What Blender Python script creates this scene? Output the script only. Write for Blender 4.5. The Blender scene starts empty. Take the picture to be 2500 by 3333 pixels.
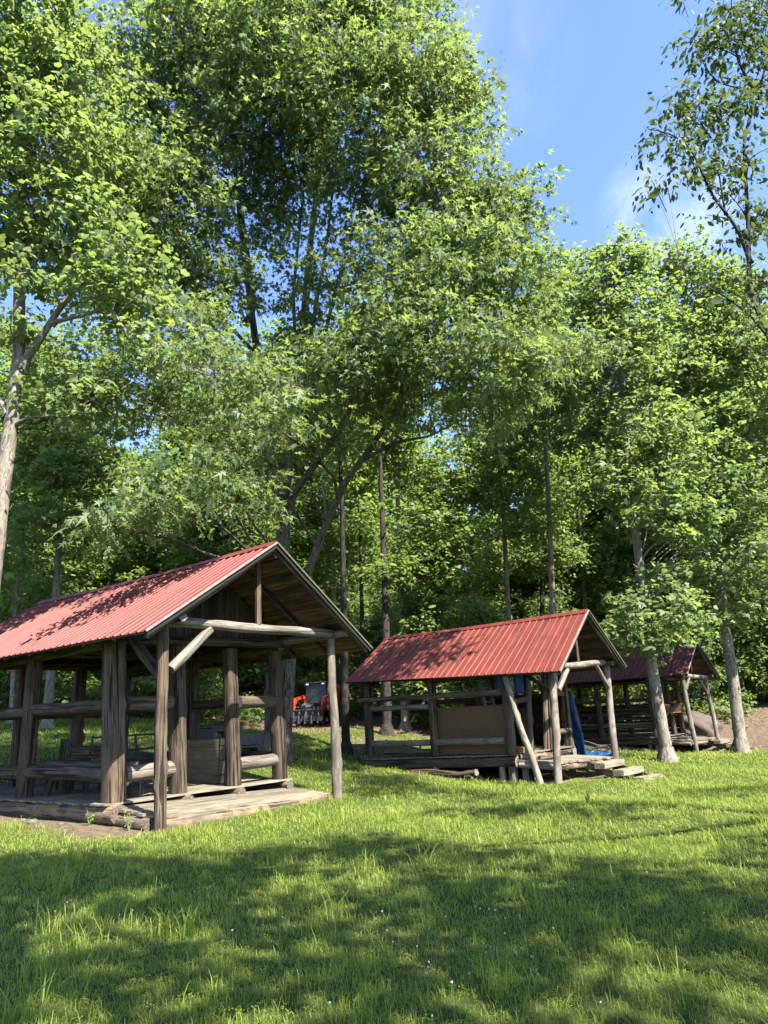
import bpy, math
import numpy as np
from mathutils import Vector, Matrix

# ------------------------------------------------------------------ camera, sky, sun, exposure
S = bpy.context.scene
COL = S.collection
F, PITCH, ROLL = 2313.5, 0.27582, -0.050185
CAMZ = 1.6
_x = np.array([1.0, 0, 0]); _f = np.array([0, math.cos(PITCH), math.sin(PITCH)]); _u = np.array([0, -math.sin(PITCH), math.cos(PITCH)])
CX = _x*math.cos(ROLL) + _u*math.sin(ROLL); CU = -_x*math.sin(ROLL) + _u*math.cos(ROLL)
CP = np.array([0, 0, CAMZ])
cam_d = bpy.data.cameras.new('camera'); cam = bpy.data.objects.new('camera', cam_d); COL.objects.link(cam)
cam_d.sensor_fit = 'HORIZONTAL'; cam_d.sensor_width = 36; cam_d.lens = 36*F/2500; cam_d.clip_start = .1; cam_d.clip_end = 2000
M = Matrix.Identity(4)
for i in range(3):
    M[i][0] = CX[i]; M[i][1] = CU[i]; M[i][2] = -_f[i]; M[i][3] = CP[i]
cam.matrix_world = M
S.camera = cam
SUN = np.array([0.68, -0.76, 1.22]); SUN /= np.linalg.norm(SUN)
sun_d = bpy.data.lights.new('sun', 'SUN'); sun = bpy.data.objects.new('sun', sun_d); COL.objects.link(sun)
sun_d.energy = 5.0; sun_d.angle = math.radians(.53); sun_d.color = (1, .95, .86)
sun.rotation_euler = Vector(SUN).to_track_quat('Z', 'Y').to_euler()
W = bpy.data.worlds.new('World'); S.world = W; W.use_nodes = True
nt = W.node_tree; N = nt.nodes; Lk = nt.links; bg = N['Background']
sky = N.new('ShaderNodeTexSky'); sky.sky_type = 'NISHITA'; sky.sun_disc = False
sky.sun_elevation = math.asin(SUN[2]); sky.sun_rotation = math.atan2(SUN[0], SUN[1]); sky.air_density = 1.0; sky.dust_density = .6; sky.ozone_density = 3.0
tc = N.new('ShaderNodeTexCoord'); mp = N.new('ShaderNodeMapping'); mp.inputs['Scale'].default_value = (1.6, 1, 1.0)
nz = N.new('ShaderNodeTexNoise'); nz.inputs['Scale'].default_value = 9.0; nz.inputs['Detail'].default_value = 9; nz.inputs['Roughness'].default_value = .62; nz.inputs['Distortion'].default_value = .5
rp = N.new('ShaderNodeValToRGB'); rp.color_ramp.elements[0].position = .40; rp.color_ramp.elements[1].position = .72
rp.color_ramp.elements[0].color = (0, 0, 0, 1); rp.color_ramp.elements[1].color = (1, 1, 1, 1)
mx = N.new('ShaderNodeMix'); mx.data_type = 'RGBA'
mx.inputs[7].default_value = (3.4, 3.6, 3.9, 1)
Lk.new(tc.outputs['Generated'], mp.inputs[0]); Lk.new(mp.outputs[0], nz.inputs['Vector']); Lk.new(nz.outputs[0], rp.inputs[0])
acc = None
for (qx, qy, c0, c1, amp) in ((2180, 700, .9955, .9996, .55), (1580, 190, .992, .999, .13), (1340, 50, .994, .999, .08)):
    dv_ = CX*(qx-1250)/F - CU*(qy-1666.5)/F + _f; dv_ /= np.linalg.norm(dv_)
    dp_ = N.new('ShaderNodeVectorMath'); dp_.operation = 'DOT_PRODUCT'; dp_.inputs[1].default_value = tuple(dv_); Lk.new(tc.outputs['Generated'], dp_.inputs[0])
    mr_ = N.new('ShaderNodeMapRange'); mr_.interpolation_type = 'SMOOTHSTEP'; mr_.inputs[1].default_value = c0; mr_.inputs[2].default_value = c1; mr_.inputs[4].default_value = amp; Lk.new(dp_.outputs['Value'], mr_.inputs[0])
    if acc is None: acc = mr_
    else:
        ad_ = N.new('ShaderNodeMath'); ad_.operation = 'ADD'; Lk.new(acc.outputs[0], ad_.inputs[0]); Lk.new(mr_.outputs[0], ad_.inputs[1]); acc = ad_
ml_ = N.new('ShaderNodeMath'); ml_.operation = 'MULTIPLY'; ml_.use_clamp = True; Lk.new(acc.outputs[0], ml_.inputs[0]); Lk.new(rp.outputs[0], ml_.inputs[1])
Lk.new(ml_.outputs[0], mx.inputs[0]); tn_ = N.new('ShaderNodeMix'); tn_.data_type = 'RGBA'; tn_.blend_type = 'MULTIPLY'; tn_.inputs[0].default_value = 1; tn_.inputs[7].default_value = (.90, .94, 1.12, 1); Lk.new(sky.outputs[0], tn_.inputs[6]); Lk.new(tn_.outputs[2], mx.inputs[6]); Lk.new(mx.outputs[2], bg.inputs[0])
bg.inputs[1].default_value = .092
S.view_settings.view_transform = 'Standard'; S.view_settings.look = 'None'; S.view_settings.gamma = 1; S.view_settings.use_curve_mapping = False
S.view_settings.exposure = 2.2
S.render.engine = 'CYCLES'
S.cycles.max_bounces = 6; S.cycles.diffuse_bounces = 3; S.cycles.glossy_bounces = 2; S.cycles.transmission_bounces = 4; S.cycles.transparent_max_bounces = 4
S.cycles.use_denoising = True
RNG = np.random.default_rng(7)

def ray(px, py):
    return CX*(px-1250)/F - CU*(py-1666.5)/F + _f
def at(px, py, Y):
    d = ray(px, py); return CP + d*Y/d[1]
def project(P):
    d = np.asarray(P, float) - CP; z = d @ _f
    return 1250+F*(d@CX)/z, 1666.5-F*(d@CU)/z

# ------------------------------------------------------------------ terrain height
_ctl = np.array([(0,0,0),(0,5,0),(-8,2,0),(8,2,-.02),(-4.02,12.7,-.08),(-1.3,16.3,-.15),(-10,15,-.03),(-7,8,0),(4.1,20,-.4),(7.3,22.5,-.45),(-1.5,26,.05),(3.2,21.2,-.36),
 (12.2,25,-.55),(13,32.2,-.75),(16,34,-.7),(9.4,26,-.42),(13.3,29,-.5),(-2,29,.75),(-14,30,1.8),(-3.5,36,1.15),(.5,36,1.2),(-6.1,24,1.0),(-9,20,.55),(-15,20,.8),(-2,21,.15),
 (20,45,1.4),(28,40,1.3),(25,26,-.3),(18,22,-.5),(10,12,-.15),(15,8,0),(5,12,-.1),(0,50,2.6),(-20,50,3.8),(20,60,3.5),(0,90,7),(-40,90,9),(40,90,7.5),(-40,40,3.2),(60,60,3),(60,20,.5),(-50,0,.5),(50,0,.5),(0,-50,0),(-40,-50,0),(40,-50,0),(12,42,.5)], float)
def _tps(r2):
    return np.where(r2 > 0, r2*np.log(np.maximum(r2, 1e-9)), 0)*.5
def _tps_fit():
    P = _ctl[:, :2]; n = len(P)
    K = _tps(((P[:, None]-P[None])**2).sum(-1)) + np.eye(n)*2.0
    Q = np.c_[np.ones(n), P]; A = np.block([[K, Q], [Q.T, np.zeros((3, 3))]])
    return np.linalg.solve(A, np.r_[_ctl[:, 2], np.zeros(3)])
_tw = _tps_fit()
def ground(x, y):
    x = np.asarray(x, float); y = np.asarray(y, float); sh = x.shape
    x = x.ravel(); y = y.ravel(); out = np.empty(len(x))
    for i in range(0, len(x), 20000):
        p = np.c_[x[i:i+20000], y[i:i+20000]]
        K = _tps(((p[:, None]-_ctl[None, :, :2])**2).sum(-1))
        out[i:i+20000] = K @ _tw[:-3] + _tw[-3] + p @ _tw[-2:]
    out += .03*np.sin(x*1.3+y*.7)+.025*np.sin(x*.6-y*1.1+1)
    r = np.hypot(x, y); k = np.clip((r-95)/60, 0, 1)
    out = out*(1-k) + k*np.where(y > 20, 9, 1.0)
    return out.reshape(sh)
def gz(x, y):
    return float(ground(np.array([x]), np.array([y]))[0])

# ------------------------------------------------------------------ tagging helpers
def tag(o, label=None, cat=None, group=None, kind=None):
    if label: o['label'] = label
    if cat: o['category'] = cat
    if group: o['group'] = group
    if kind: o['kind'] = kind
    elif label and 'kind' not in o: o['kind'] = 'thing'
    return o
def empty(name, loc=(0, 0, 0), rz=0.0, **k):
    o = bpy.data.objects.new(name, None); COL.objects.link(o); o.location = loc; o.rotation_euler = (0, 0, rz); o.empty_display_size = .2
    return tag(o, **k)
def copy_tree(o, parent=None):
    c = o.copy(); COL.objects.link(c)
    if parent is not None: c.parent = parent
    for ch in list(o.children): copy_tree(ch, c)
    return c
def link_mesh(name, me, parent=None):
    o = bpy.data.objects.new(name, me); COL.objects.link(o)
    if parent is not None: o.parent = parent
    return o

# ------------------------------------------------------------------ materials
def newmat(name):
    m = bpy.data.materials.new(name); m.use_nodes = True
    return m, m.node_tree.nodes, m.node_tree.links, m.node_tree.nodes['Principled BSDF']
def ramp(N, stops):
    r = N.new('ShaderNodeValToRGB'); e = r.color_ramp.elements
    while len(e) < len(stops): e.new(.5)
    for el, (p, c) in zip(e, stops): el.position = p; el.color = (*c, 1)
    return r
def wood_mat(name, dark, mid, light, crack=.5, bump=.6, tone=.7, stain=None, st=1.0):
    m, N, L, b = newmat(name)
    a = N.new('ShaderNodeAttribute'); a.attribute_name = 'gc'
    def noise(sc, scale, det=6, rough=.6, dist=0):
        mp = N.new('ShaderNodeMapping'); mp.inputs['Scale'].default_value = sc; L.new(a.outputs['Vector'], mp.inputs[0])
        n = N.new('ShaderNodeTexNoise'); n.inputs['Scale'].default_value = scale; n.inputs['Detail'].default_value = det
        n.inputs['Roughness'].default_value = rough; n.inputs['Distortion'].default_value = dist; L.new(mp.outputs[0], n.inputs['Vector']); return n
    g = noise((1, 1, .045*st), 42, 6, .65, .6); big = noise((1, 1, .35), 4.5, 6)
    cr = noise((1, 1, .035*st), 16, 3, .5, .8)
    r = ramp(N, [(.30, dark), (.50, mid), (.72, light)]); L.new(g.outputs[0], r.inputs[0])
    mixb = N.new('ShaderNodeMix'); mixb.data_type = 'RGBA'; mixb.blend_type = 'MULTIPLY'; mixb.inputs[0].default_value = .8
    rb = ramp(N, [(.3, (.50, .49, .47)), (.7, (1.28, 1.25, 1.2))]); L.new(big.outputs[0], rb.inputs[0])
    L.new(r.outputs[0], mixb.inputs[6]); L.new(rb.outputs[0], mixb.inputs[7])
    rc = ramp(N, [(.405, (1-crack,)*3), (.455, (1, 1, 1))]); L.new(cr.outputs[0], rc.inputs[0])
    mixc = N.new('ShaderNodeMix'); mixc.data_type = 'RGBA'; mixc.blend_type = 'MULTIPLY'; mixc.inputs[0].default_value = 1
    L.new(mixb.outputs[2], mixc.inputs[6]); L.new(rc.outputs[0], mixc.inputs[7])
    t = N.new('ShaderNodeAttribute'); t.attribute_name = 'tone'
    rt = ramp(N, [(0, (1-tone*.6,)*3), (1, (1+tone*.25,)*3)]); L.new(t.outputs['Fac'], rt.inputs[0])
    mixt = N.new('ShaderNodeMix'); mixt.data_type = 'RGBA'; mixt.blend_type = 'MULTIPLY'; mixt.inputs[0].default_value = 1
    L.new(mixc.outputs[2], mixt.inputs[6]); L.new(rt.outputs[0], mixt.inputs[7])
    last = mixt
    if stain:
        sn = noise((1, 1, .6), 2.3, 5, .6, 1.0); rs = ramp(N, [(.48, (0,)*3), (.62, (1,)*3)]); L.new(sn.outputs[0], rs.inputs[0])
        ms = N.new('ShaderNodeMix'); ms.data_type = 'RGBA'; ms.inputs[7].default_value = (*stain, 1); L.new(rs.outputs[0], ms.inputs[0]); L.new(last.outputs[2], ms.inputs[6]); last = ms
    L.new(last.outputs[2], b.inputs['Base Color'])
    b.inputs['Roughness'].default_value = .85; b.inputs['Specular IOR Level'].default_value = .25
    ad = N.new('ShaderNodeMath'); ad.operation = 'MULTIPLY_ADD'; ad.inputs[1].default_value = 1.4
    L.new(rc.outputs[0], ad.inputs[0]); L.new(g.outputs[0], ad.inputs[2])
    bp = N.new('ShaderNodeBump'); bp.inputs['Strength'].default_value = bump; bp.inputs['Distance'].default_value = .012
    L.new(ad.outputs[0], bp.inputs['Height']); L.new(bp.outputs[0], b.inputs['Normal'])
    return m
def endgrain_mat(name, c1, c2):
    m, N, L, b = newmat(name)
    a = N.new('ShaderNodeAttribute'); a.attribute_name = 'gc'
    mp = N.new('ShaderNodeMapping'); mp.inputs['Scale'].default_value = (1, 1, 0); L.new(a.outputs['Vector'], mp.inputs[0])
    w = N.new('ShaderNodeTexNoise'); w.inputs['Scale'].default_value = 30; w.inputs['Detail'].default_value = 8; L.new(mp.outputs[0], w.inputs['Vector'])
    r = ramp(N, [(.35, c1), (.65, c2)]); L.new(w.outputs[0], r.inputs[0]); L.new(r.outputs[0], b.inputs['Base Color']); b.inputs['Roughness'].default_value = .9
    return m
def plain(name, c, rough=.6, metal=0, nscale=0, var=.3, spec=.5, coat=0):
    m, N, L, b = newmat(name)
    b.inputs['Base Color'].default_value = (*c, 1); b.inputs['Roughness'].default_value = rough; b.inputs['Metallic'].default_value = metal; b.inputs['Specular IOR Level'].default_value = spec
    if nscale:
        t = N.new('ShaderNodeTexCoord'); n = N.new('ShaderNodeTexNoise'); n.inputs['Scale'].default_value = nscale; n.inputs['Detail'].default_value = 7; L.new(t.outputs['Object'], n.inputs['Vector'])
        r = ramp(N, [(.3, tuple(v*(1-var) for v in c)), (.7, tuple(min(1, v*(1+var)) for v in c))]); L.new(n.outputs[0], r.inputs[0]); L.new(r.outputs[0], b.inputs['Base Color'])
        r2 = ramp(N, [(.3, (max(0, rough-.12),)*3), (.7, (min(1, rough+.12),)*3)]); L.new(n.outputs[0], r2.inputs[0]); L.new(r2.outputs[0], b.inputs['Roughness'])
        bp = N.new('ShaderNodeBump'); bp.inputs['Strength'].default_value = .25; bp.inputs['Distance'].default_value = .01; L.new(n.outputs[0], bp.inputs['Height']); L.new(bp.outputs[0], b.inputs['Normal'])
    return m
def leaf_mat(name, ca, cb, cc, trans, tmix=.35, rough=.42, spec=.45):
    m, N, L, b = newmat(name)
    a = N.new('ShaderNodeAttribute'); a.attribute_name = 'tone'
    r = ramp(N, [(0, ca), (.55, cb), (1, cc)]); L.new(a.outputs['Fac'], r.inputs[0])
    L.new(r.outputs[0], b.inputs['Base Color']); b.inputs['Roughness'].default_value = rough; b.inputs['Specular IOR Level'].default_value = spec
    tr = N.new('ShaderNodeBsdfTranslucent')
    rt = ramp(N, [(0, tuple(v*.75 for v in trans)), (1, tuple(v*1.25 for v in trans))]); L.new(a.outputs['Fac'], rt.inputs[0]); L.new(rt.outputs[0], tr.inputs[0])
    mxs = N.new('ShaderNodeMixShader'); mxs.inputs[0].default_value = tmix
    L.new(b.outputs[0], mxs.inputs[1]); L.new(tr.outputs[0], mxs.inputs[2]); L.new(mxs.outputs[0], N['Material Output'].inputs[0])
    return m
def roof_mat(name, c, dirt):
    m, N, L, b = newmat(name)
    t = N.new('ShaderNodeTexCoord')
    n = N.new('ShaderNodeTexNoise'); n.inputs['Scale'].default_value = 2.2; n.inputs['Detail'].default_value = 8; n.inputs['Roughness'].default_value = .7; L.new(t.outputs['Object'], n.inputs['Vector'])
    n2 = N.new('ShaderNodeTexNoise'); n2.inputs['Scale'].default_value = 60; n2.inputs['Detail'].default_value = 4; L.new(t.outputs['Object'], n2.inputs['Vector'])
    r = ramp(N, [(.3, tuple(v*.72 for v in c)), (.55, c), (.75, tuple(min(1, v*1.18) for v in c))]); L.new(n.outputs[0], r.inputs[0])
    r2 = ramp(N, [(.32, (0,)*3), (.40, (1,)*3)]); L.new(n2.outputs[0], r2.inputs[0])
    mx = N.new('ShaderNodeMix'); mx.data_type = 'RGBA'; mx.inputs[6].default_value = (*dirt, 1); L.new(r2.outputs[0], mx.inputs[0]); L.new(r.outputs[0], mx.inputs[7]); L.new(mx.outputs[2], b.inputs['Base Color'])
    ms_ = N.new('ShaderNodeMapping'); ms_.inputs['Scale'].default_value = (.5, 7, .5); L.new(t.outputs['Object'], ms_.inputs[0])
    n3 = N.new('ShaderNodeTexNoise'); n3.inputs['Scale'].default_value = 2.0; n3.inputs['Detail'].default_value = 6; L.new(ms_.outputs[0], n3.inputs['Vector'])
    r3 = ramp(N, [(.35, (.68,)*3), (.6, (1.08,)*3)]); L.new(n3.outputs[0], r3.inputs[0])
    m3 = N.new('ShaderNodeMix'); m3.data_type = 'RGBA'; m3.blend_type = 'MULTIPLY'; m3.inputs[0].default_value = 1; L.new(mx.outputs[2], m3.inputs[6]); L.new(r3.outputs[0], m3.inputs[7]); L.new(m3.outputs[2], b.inputs['Base Color'])
    b.inputs['Roughness'].default_value = .5; b.inputs['Specular IOR Level'].default_value = .22
    return m

WOOD = wood_mat('weathered_wood', (.026, .018, .0115), (.078, .056, .036), (.150, .118, .082), .85)
WOODK = wood_mat('dark_edge_board', (.008, .006, .005), (.018, .015, .012), (.035, .03, .026), .5)
WOODU = wood_mat('bounce_lit_roof_board', (.022, .013, .007), (.080, .052, .030), (.20, .142, .088), .6, .5, 1.3)  # lighter copy of the brown board, bounce light painted into its colour
WOODL = wood_mat('silver_wood', (0.0792, 0.06696, 0.0504), (0.1584, 0.1368, 0.108), (0.2376, 0.2124, 0.1728), .55)
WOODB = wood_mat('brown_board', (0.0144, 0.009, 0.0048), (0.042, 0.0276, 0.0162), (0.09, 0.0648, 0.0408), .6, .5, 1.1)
WOODD = wood_mat('deck_board', (0.092, 0.0768, 0.0528), (0.18, 0.156, 0.112), (0.256, 0.228, 0.172), .35, .4, .5)
BIRCH = wood_mat('peeled_pole', (0.0975, 0.081, 0.0615), (0.18, 0.1552, 0.1215), (0.27, 0.24, 0.195), .35, .5, .4, (0.09, 0.075, 0.0585), 3.0)
BARKLOG = wood_mat('rough_bark_log', (0.04875, 0.03525, 0.024), (0.1275, 0.0975, 0.069), (0.2175, 0.1762, 0.1312), .7, 1.0, .5, (0.21, 0.135, 0.07125))
PLY = wood_mat('pine_plywood', (0.104, 0.08, 0.044), (0.168, 0.136, 0.084), (0.216, 0.18, 0.12), .15, .15, .2)
OSB = plain('strand_board', (.088, .048, .015), .8, 0, 22, .4)
END = endgrain_mat('cut_log_end', (0.048, 0.04, 0.032), (0.176, 0.16, 0.14))
END2 = endgrain_mat('old_log_end', (.03, .023, .017), (.12, .10, .078))
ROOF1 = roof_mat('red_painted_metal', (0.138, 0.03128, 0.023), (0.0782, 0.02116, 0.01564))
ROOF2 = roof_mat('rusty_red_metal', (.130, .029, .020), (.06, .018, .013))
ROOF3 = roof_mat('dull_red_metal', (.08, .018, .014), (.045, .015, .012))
MOSSR = plain('mossy_rake_edge', (0.0595, 0.063, 0.021), .8, 0, 20, .4)
TRIM = plain('pale_rake_edge', (0.18, 0.15, 0.132), .5, 0, 12, .3)
BLACK = plain('black_steel', (.012, .012, .013), .5, 0, 10, .3)
GREYP = plain('grey_plastic', (0.0176, 0.0192, 0.0216), .5, 0, 12, .2)
STONE = plain('field_stone', (0.088, 0.072, 0.0576), .95, 0, 6, .45)
ORANGE = plain('orange_paint', (0.44, 0.036, 0.0056), .35, 0, 8, .15)
RUBBER = plain('black_rubber', (.018, .017, .016), .85, 0, 25, .3)
GLASS = plain('dark_cab_glass', (.008, .014, .011), .18, 0, 0, .3, .25)
GALV = plain('grey_bucket_steel', (0.105, 0.1015, 0.091), .5, .5, 6, .35)
DARKST = plain('dark_implement_steel', (.05, .048, .046), .55, .3, 9, .4)
LAMPG = plain('lamp_lens', (.5, .5, .48), .15, 0)
TARP = plain('blue_tarp', (0.0099, 0.05225, 0.1485), .45, 0, 5, .35)
CLOTHB = plain('blue_cloth', (0.0108, 0.03, 0.12), .9, 0, 8, .3)
CANOE = plain('brown_canoe_hull', (0.068, 0.0256, 0.0128), .4, 0, 4, .25)
MOSSW = wood_mat('mossy_chair_wood', (0.03062, 0.028, 0.01313), (0.06125, 0.05687, 0.028), (0.09625, 0.0875, 0.04813), .4)
ORWOOD = wood_mat('fresh_orange_wood', (0.16, 0.08, 0.024), (0.24, 0.132, 0.04), (0.288, 0.176, 0.068), .2, .3, .3)
BARK = wood_mat('maple_bark', (0.0386, 0.03242, 0.0247), (0.1003, 0.08645, 0.06947), (0.1929, 0.1698, 0.1421), .65, .9, .4, None, 5.0)
BARKG = wood_mat('pale_grey_bark', (0.08937, 0.07637, 0.06012), (0.1869, 0.1625, 0.13), (0.3006, 0.273, 0.2275), .45, .8, .4, None, 5.0)
BARKK = wood_mat('dark_bark', (.012, .010, .008), (.034, .028, .022), (.07, .06, .048), .6, .9, .4, None, 5.0)

# ------------------------------------------------------------------ mesh builder for timber shapes
def vnoise(n, s, rng):
    return rng.normal(0, s, n)
class MB:
    """collects logs, boards and loose polygons of ONE part, with grain coordinates and a tone per piece"""
    def __init__(s, seed=0): s.v = []; s.f = []; s.g = []; s.t = []; s.m = []; s.sm = []; s.n = 0; s.rng = np.random.default_rng(seed)
    def add(s, v, f, g, tone, mi=0, smooth=False):
        s.v.append(np.asarray(v, float)); s.g.append(np.asarray(g, float)); s.t.append(np.full(len(v), tone))
        for q in f: s.f.append([i+s.n for i in q]); s.m.append(mi); s.sm.append(smooth)
        s.n += len(v); return s
    def log(s, p0, p1, r0, r1=None, sq=2.0, rot=0.0, xref=(1, 0, 0), seg=14, rough=.05, bend=.0, tone=None, cap=1, knots=0, path=None, squash=1.0):
        rng = s.rng; r1 = r0 if r1 is None else r1
        P = np.array([p0, p1], float) if path is None else np.array(path, float)
        if path is None:
            n = max(3, int(np.linalg.norm(P[1]-P[0])/.16)+2); tt = np.linspace(0, 1, n); C = P[0]+(P[1]-P[0])*tt[:, None]
        else:
            d = np.r_[0, np.cumsum(np.linalg.norm(np.diff(P, axis=0), axis=1))]; n = max(4, int(d[-1]/.18)+2); tt = np.linspace(0, 1, n)
            C = np.stack([np.interp(tt*d[-1], d, P[:, k]) for k in range(3)], 1)
            for _ in range(2): C[1:-1] = (C[:-2]+2*C[1:-1]+C[2:])/4
        Ln = np.linalg.norm(C[-1]-C[0])
        ph = rng.uniform(0, 6.3, 4)
        T = np.gradient(C, axis=0); T /= np.linalg.norm(T, axis=1)[:, None]
        X = np.asarray(xref, float)[None] - (T@np.asarray(xref, float))[:, None]*T
        bad = np.linalg.norm(X, axis=1) < .2
        if bad.any():
            alt = np.array([0, 1.0, .1]); X = alt[None]-(T@alt)[:, None]*T
        X /= np.linalg.norm(X, axis=1)[:, None]; Yv = np.cross(T, X)
        if bend: C = C + X*(bend*np.sin(tt*math.pi*1.3+ph[0]))[:, None]*np.sin(tt*math.pi)[:, None] + Yv*(bend*.6*np.sin(tt*math.pi*2+ph[1]))[:, None]*np.sin(tt*math.pi)[:, None]
        th = np.arange(seg)/seg*2*math.pi + math.pi/seg
        base = (np.abs(np.cos(th-rot))**sq+np.abs(np.sin(th-rot))**sq)**(-1/sq)
        R = (r0+(r1-r0)*tt)[:, None]*base[None]
        lump = 1+rough*(.7*np.sin(tt*Ln*3.1+ph[2])[:, None]*np.cos(th*2+ph[0])[None]+.6*np.sin(tt*Ln*7+ph[3])[:, None]*np.cos(th*3+ph[1])[None]+.5*rng.normal(0, 1, seg)[None]+.25*rng.normal(0, 1, (n, seg)))
        for _ in range(knots):
            kt, ka = rng.uniform(.08, .92), rng.uniform(0, 6.3)
            d2 = ((tt-kt)*Ln/.07)[:, None]**2+((np.angle(np.exp(1j*(th-ka))))/.5)[None]**2
            lump += .32*np.exp(-d2)
        R = R*(1+(lump-1)*1.35)
        V = C[:, None]+X[:, None]*(R*np.cos(th)[None])[..., None]+Yv[:, None]*(R*np.sin(th)[None]*squash)[..., None]
        off = rng.uniform(-20, 20, 3)
        rm = (r0+r1)/2
        G = np.stack([np.broadcast_to(np.cos(th)*rm, (n, seg)), np.broadcast_to(np.sin(th)*rm, (n, seg)), np.broadcast_to((tt*Ln)[:, None], (n, seg))], -1)+off
        f = [[i*seg+j, i*seg+(j+1) % seg, (i+1)*seg+(j+1) % seg, (i+1)*seg+j] for i in range(n-1) for j in range(seg)]
        tone = rng.uniform(.2, .9) if tone is None else tone
        s.add(V.reshape(-1, 3), f, G.reshape(-1, 3), tone, 0, True)
        if cap:
            for e, fl in ((0, True), (n-1, False)):
                idx = list(range(seg)); s.add(V[e], [idx[::-1] if fl else idx], G[e], tone, 1 if cap == 1 else 0)
        return s
    def board(s, p0, p1, w, th, up=(0, 0, 1), tone=None, warp=.004, mi=0, ragged=0, taper=1.0):
        """a plank from p0 to p1, width w across, thickness th along `up`"""
        rng = s.rng; p0 = np.asarray(p0, float); p1 = np.asarray(p1, float); T = p1-p0; Ln = np.linalg.norm(T); T = T/Ln
        up = np.asarray(up, float); up = up-(up@T)*T; up /= np.linalg.norm(up); A = np.cross(T, up)
        n = max(2, min(8, int(Ln/.5)+2)); V = []; G = []; off = rng.uniform(-20, 20, 3)
        if ragged: p1 = p1+T*rng.normal(0, ragged); p0 = p0-T*rng.normal(0, ragged); Ln = np.linalg.norm(p1-p0)
        for i in range(n):
            q = i/(n-1); c = p0+(p1-p0)*q+up*rng.normal(0, warp)+A*rng.normal(0, warp*.6); ww = w*(1+(taper-1)*q)
            for a, b in ((-.5, -.5), (.5, -.5), (.5, .5), (-.5, .5)):
                V.append(c+A*a*ww+up*b*th); G.append((a*ww, b*th, q*Ln))
        f = [[i*4+j, i*4+(j+1) % 4, i*4+4+(j+1) % 4, i*4+4+j] for i in range(n-1) for j in range(4)]
        f += [[3, 2, 1, 0], [n*4-4, n*4-3, n*4-2, n*4-1]]
        return s.add(V, f, np.array(G)+off, rng.uniform(0, 1) if tone is None else tone, mi)
    def box(s, c, d, rz=0, mi=0, tone=.5, bev=0):
        c = np.asarray(c, float); x, y, z = np.array(d)/2; k = min(bev, x*.9, y*.9, z*.9)
        if k <= 0:
            V = np.array([(a*x, b*y, e*z) for e in (-1, 1) for a, b in ((-1, -1), (1, -1), (1, 1), (-1, 1))])
            f = [[3, 2, 1, 0], [4, 5, 6, 7]]+[[j, (j+1) % 4, 4+(j+1) % 4, 4+j] for j in range(4)]
        else:
            ring = lambda a, b: [(-a+k, -b), (a-k, -b), (a, -b+k), (a, b-k), (a-k, b), (-a+k, b), (-a, b-k), (-a, -b+k)]
            lv = [(x-k, y-k, -z), (x, y, -z+k), (x, y, z-k), (x-k, y-k, z)]; V = []
            for (a, b, zz) in lv: V += [(p, q, zz) for p, q in ring(a, b)]
            V = np.array(V); f = [list(range(7, -1, -1)), list(range(24, 32))]+[[i*8+j, i*8+(j+1) % 8, i*8+8+(j+1) % 8, i*8+8+j] for i in range(3) for j in range(8)]
        g = V+s.rng.uniform(-9, 9, 3)
        if rz: cs, sn = math.cos(rz), math.sin(rz); V = V@np.array([[cs, sn, 0], [-sn, cs, 0], [0, 0, 1]])
        return s.add(V+c, f, g, tone, mi)
    def prism(s, pts, a, b, axis='x', mi=0, tone=.5):
        """polygon pts (2-D) extruded from a to b along axis"""
        k = len(pts); V = []
        for q in (a, b):
            for (u, v) in pts: V.append({'x': (q, u, v), 'y': (u, q, v), 'z': (u, v, q)}[axis])
        f = [list(range(k))[::-1], list(range(k, 2*k))]+[[j, (j+1) % k, k+(j+1) % k, k+j] for j in range(k)]
        return s.add(V, f, np.array(V)+s.rng.uniform(-9, 9, 3), tone, mi)
    def tube(s, pts, r, seg=6, mi=0, tone=.5):
        return s.log(None, None, r, r, seg=seg, rough=0, path=pts, tone=tone, cap=2)
    def build(s, name, mats, parent=None):
        me = bpy.data.meshes.new(name)
        V = np.concatenate(s.v); me.from_pydata(V.tolist(), [], s.f)
        a = me.attributes.new('gc', 'FLOAT_VECTOR', 'POINT'); a.data.foreach_set('vector', np.concatenate(s.g).ravel())
        a = me.attributes.new('tone', 'FLOAT', 'POINT'); a.data.foreach_set('value', np.concatenate(s.t))
        for m in (mats if isinstance(mats, (list, tuple)) else [mats]): me.materials.append(m)
        me.polygons.foreach_set('material_index', np.minimum(s.m, len(me.materials)-1)); me.polygons.foreach_set('use_smooth', s.sm)
        me.update(); return link_mesh(name, me, parent)

# ------------------------------------------------------------------ ground and lawn
def shelter_frame(o, yaw):
    return np.array([o[0], o[1], 0.0]), np.array([math.sin(yaw), math.cos(yaw), 0]), np.array([-math.cos(yaw), math.sin(yaw), 0])
SH = {1: ((-4.019, 12.685), .644), 2: ((4.351, 19.951), .681), 3: ((12.783, 32.406), .703)}
FR = {k: shelter_frame(*v) for k, v in SH.items()}
def wpt(s, u, v, z):
    O, U, V = FR[s]; p = O+U*u+V*v; p[2] = z; return p
def uv_of(s, x, y):
    O, U, V = FR[s]; dx = x-O[0]; dy = y-O[1]
    return dx*U[0]+dy*U[1], dx*V[0]+dy*V[1]
def sstep(a, b, x):
    t = np.clip((x-a)/(b-a), 0, 1); return t*t*(3-2*t)
def patch_noise(x, y, s, seed):
    r = np.random.default_rng(seed); o = 0
    for k in range(5):
        a = r.uniform(0, 6.3); f = s*(1.0+.55*k); o = o+np.sin((x*math.cos(a)+y*math.sin(a))*f+r.uniform(0, 6.3))/(1+.4*k)
    return o/2.6
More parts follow.
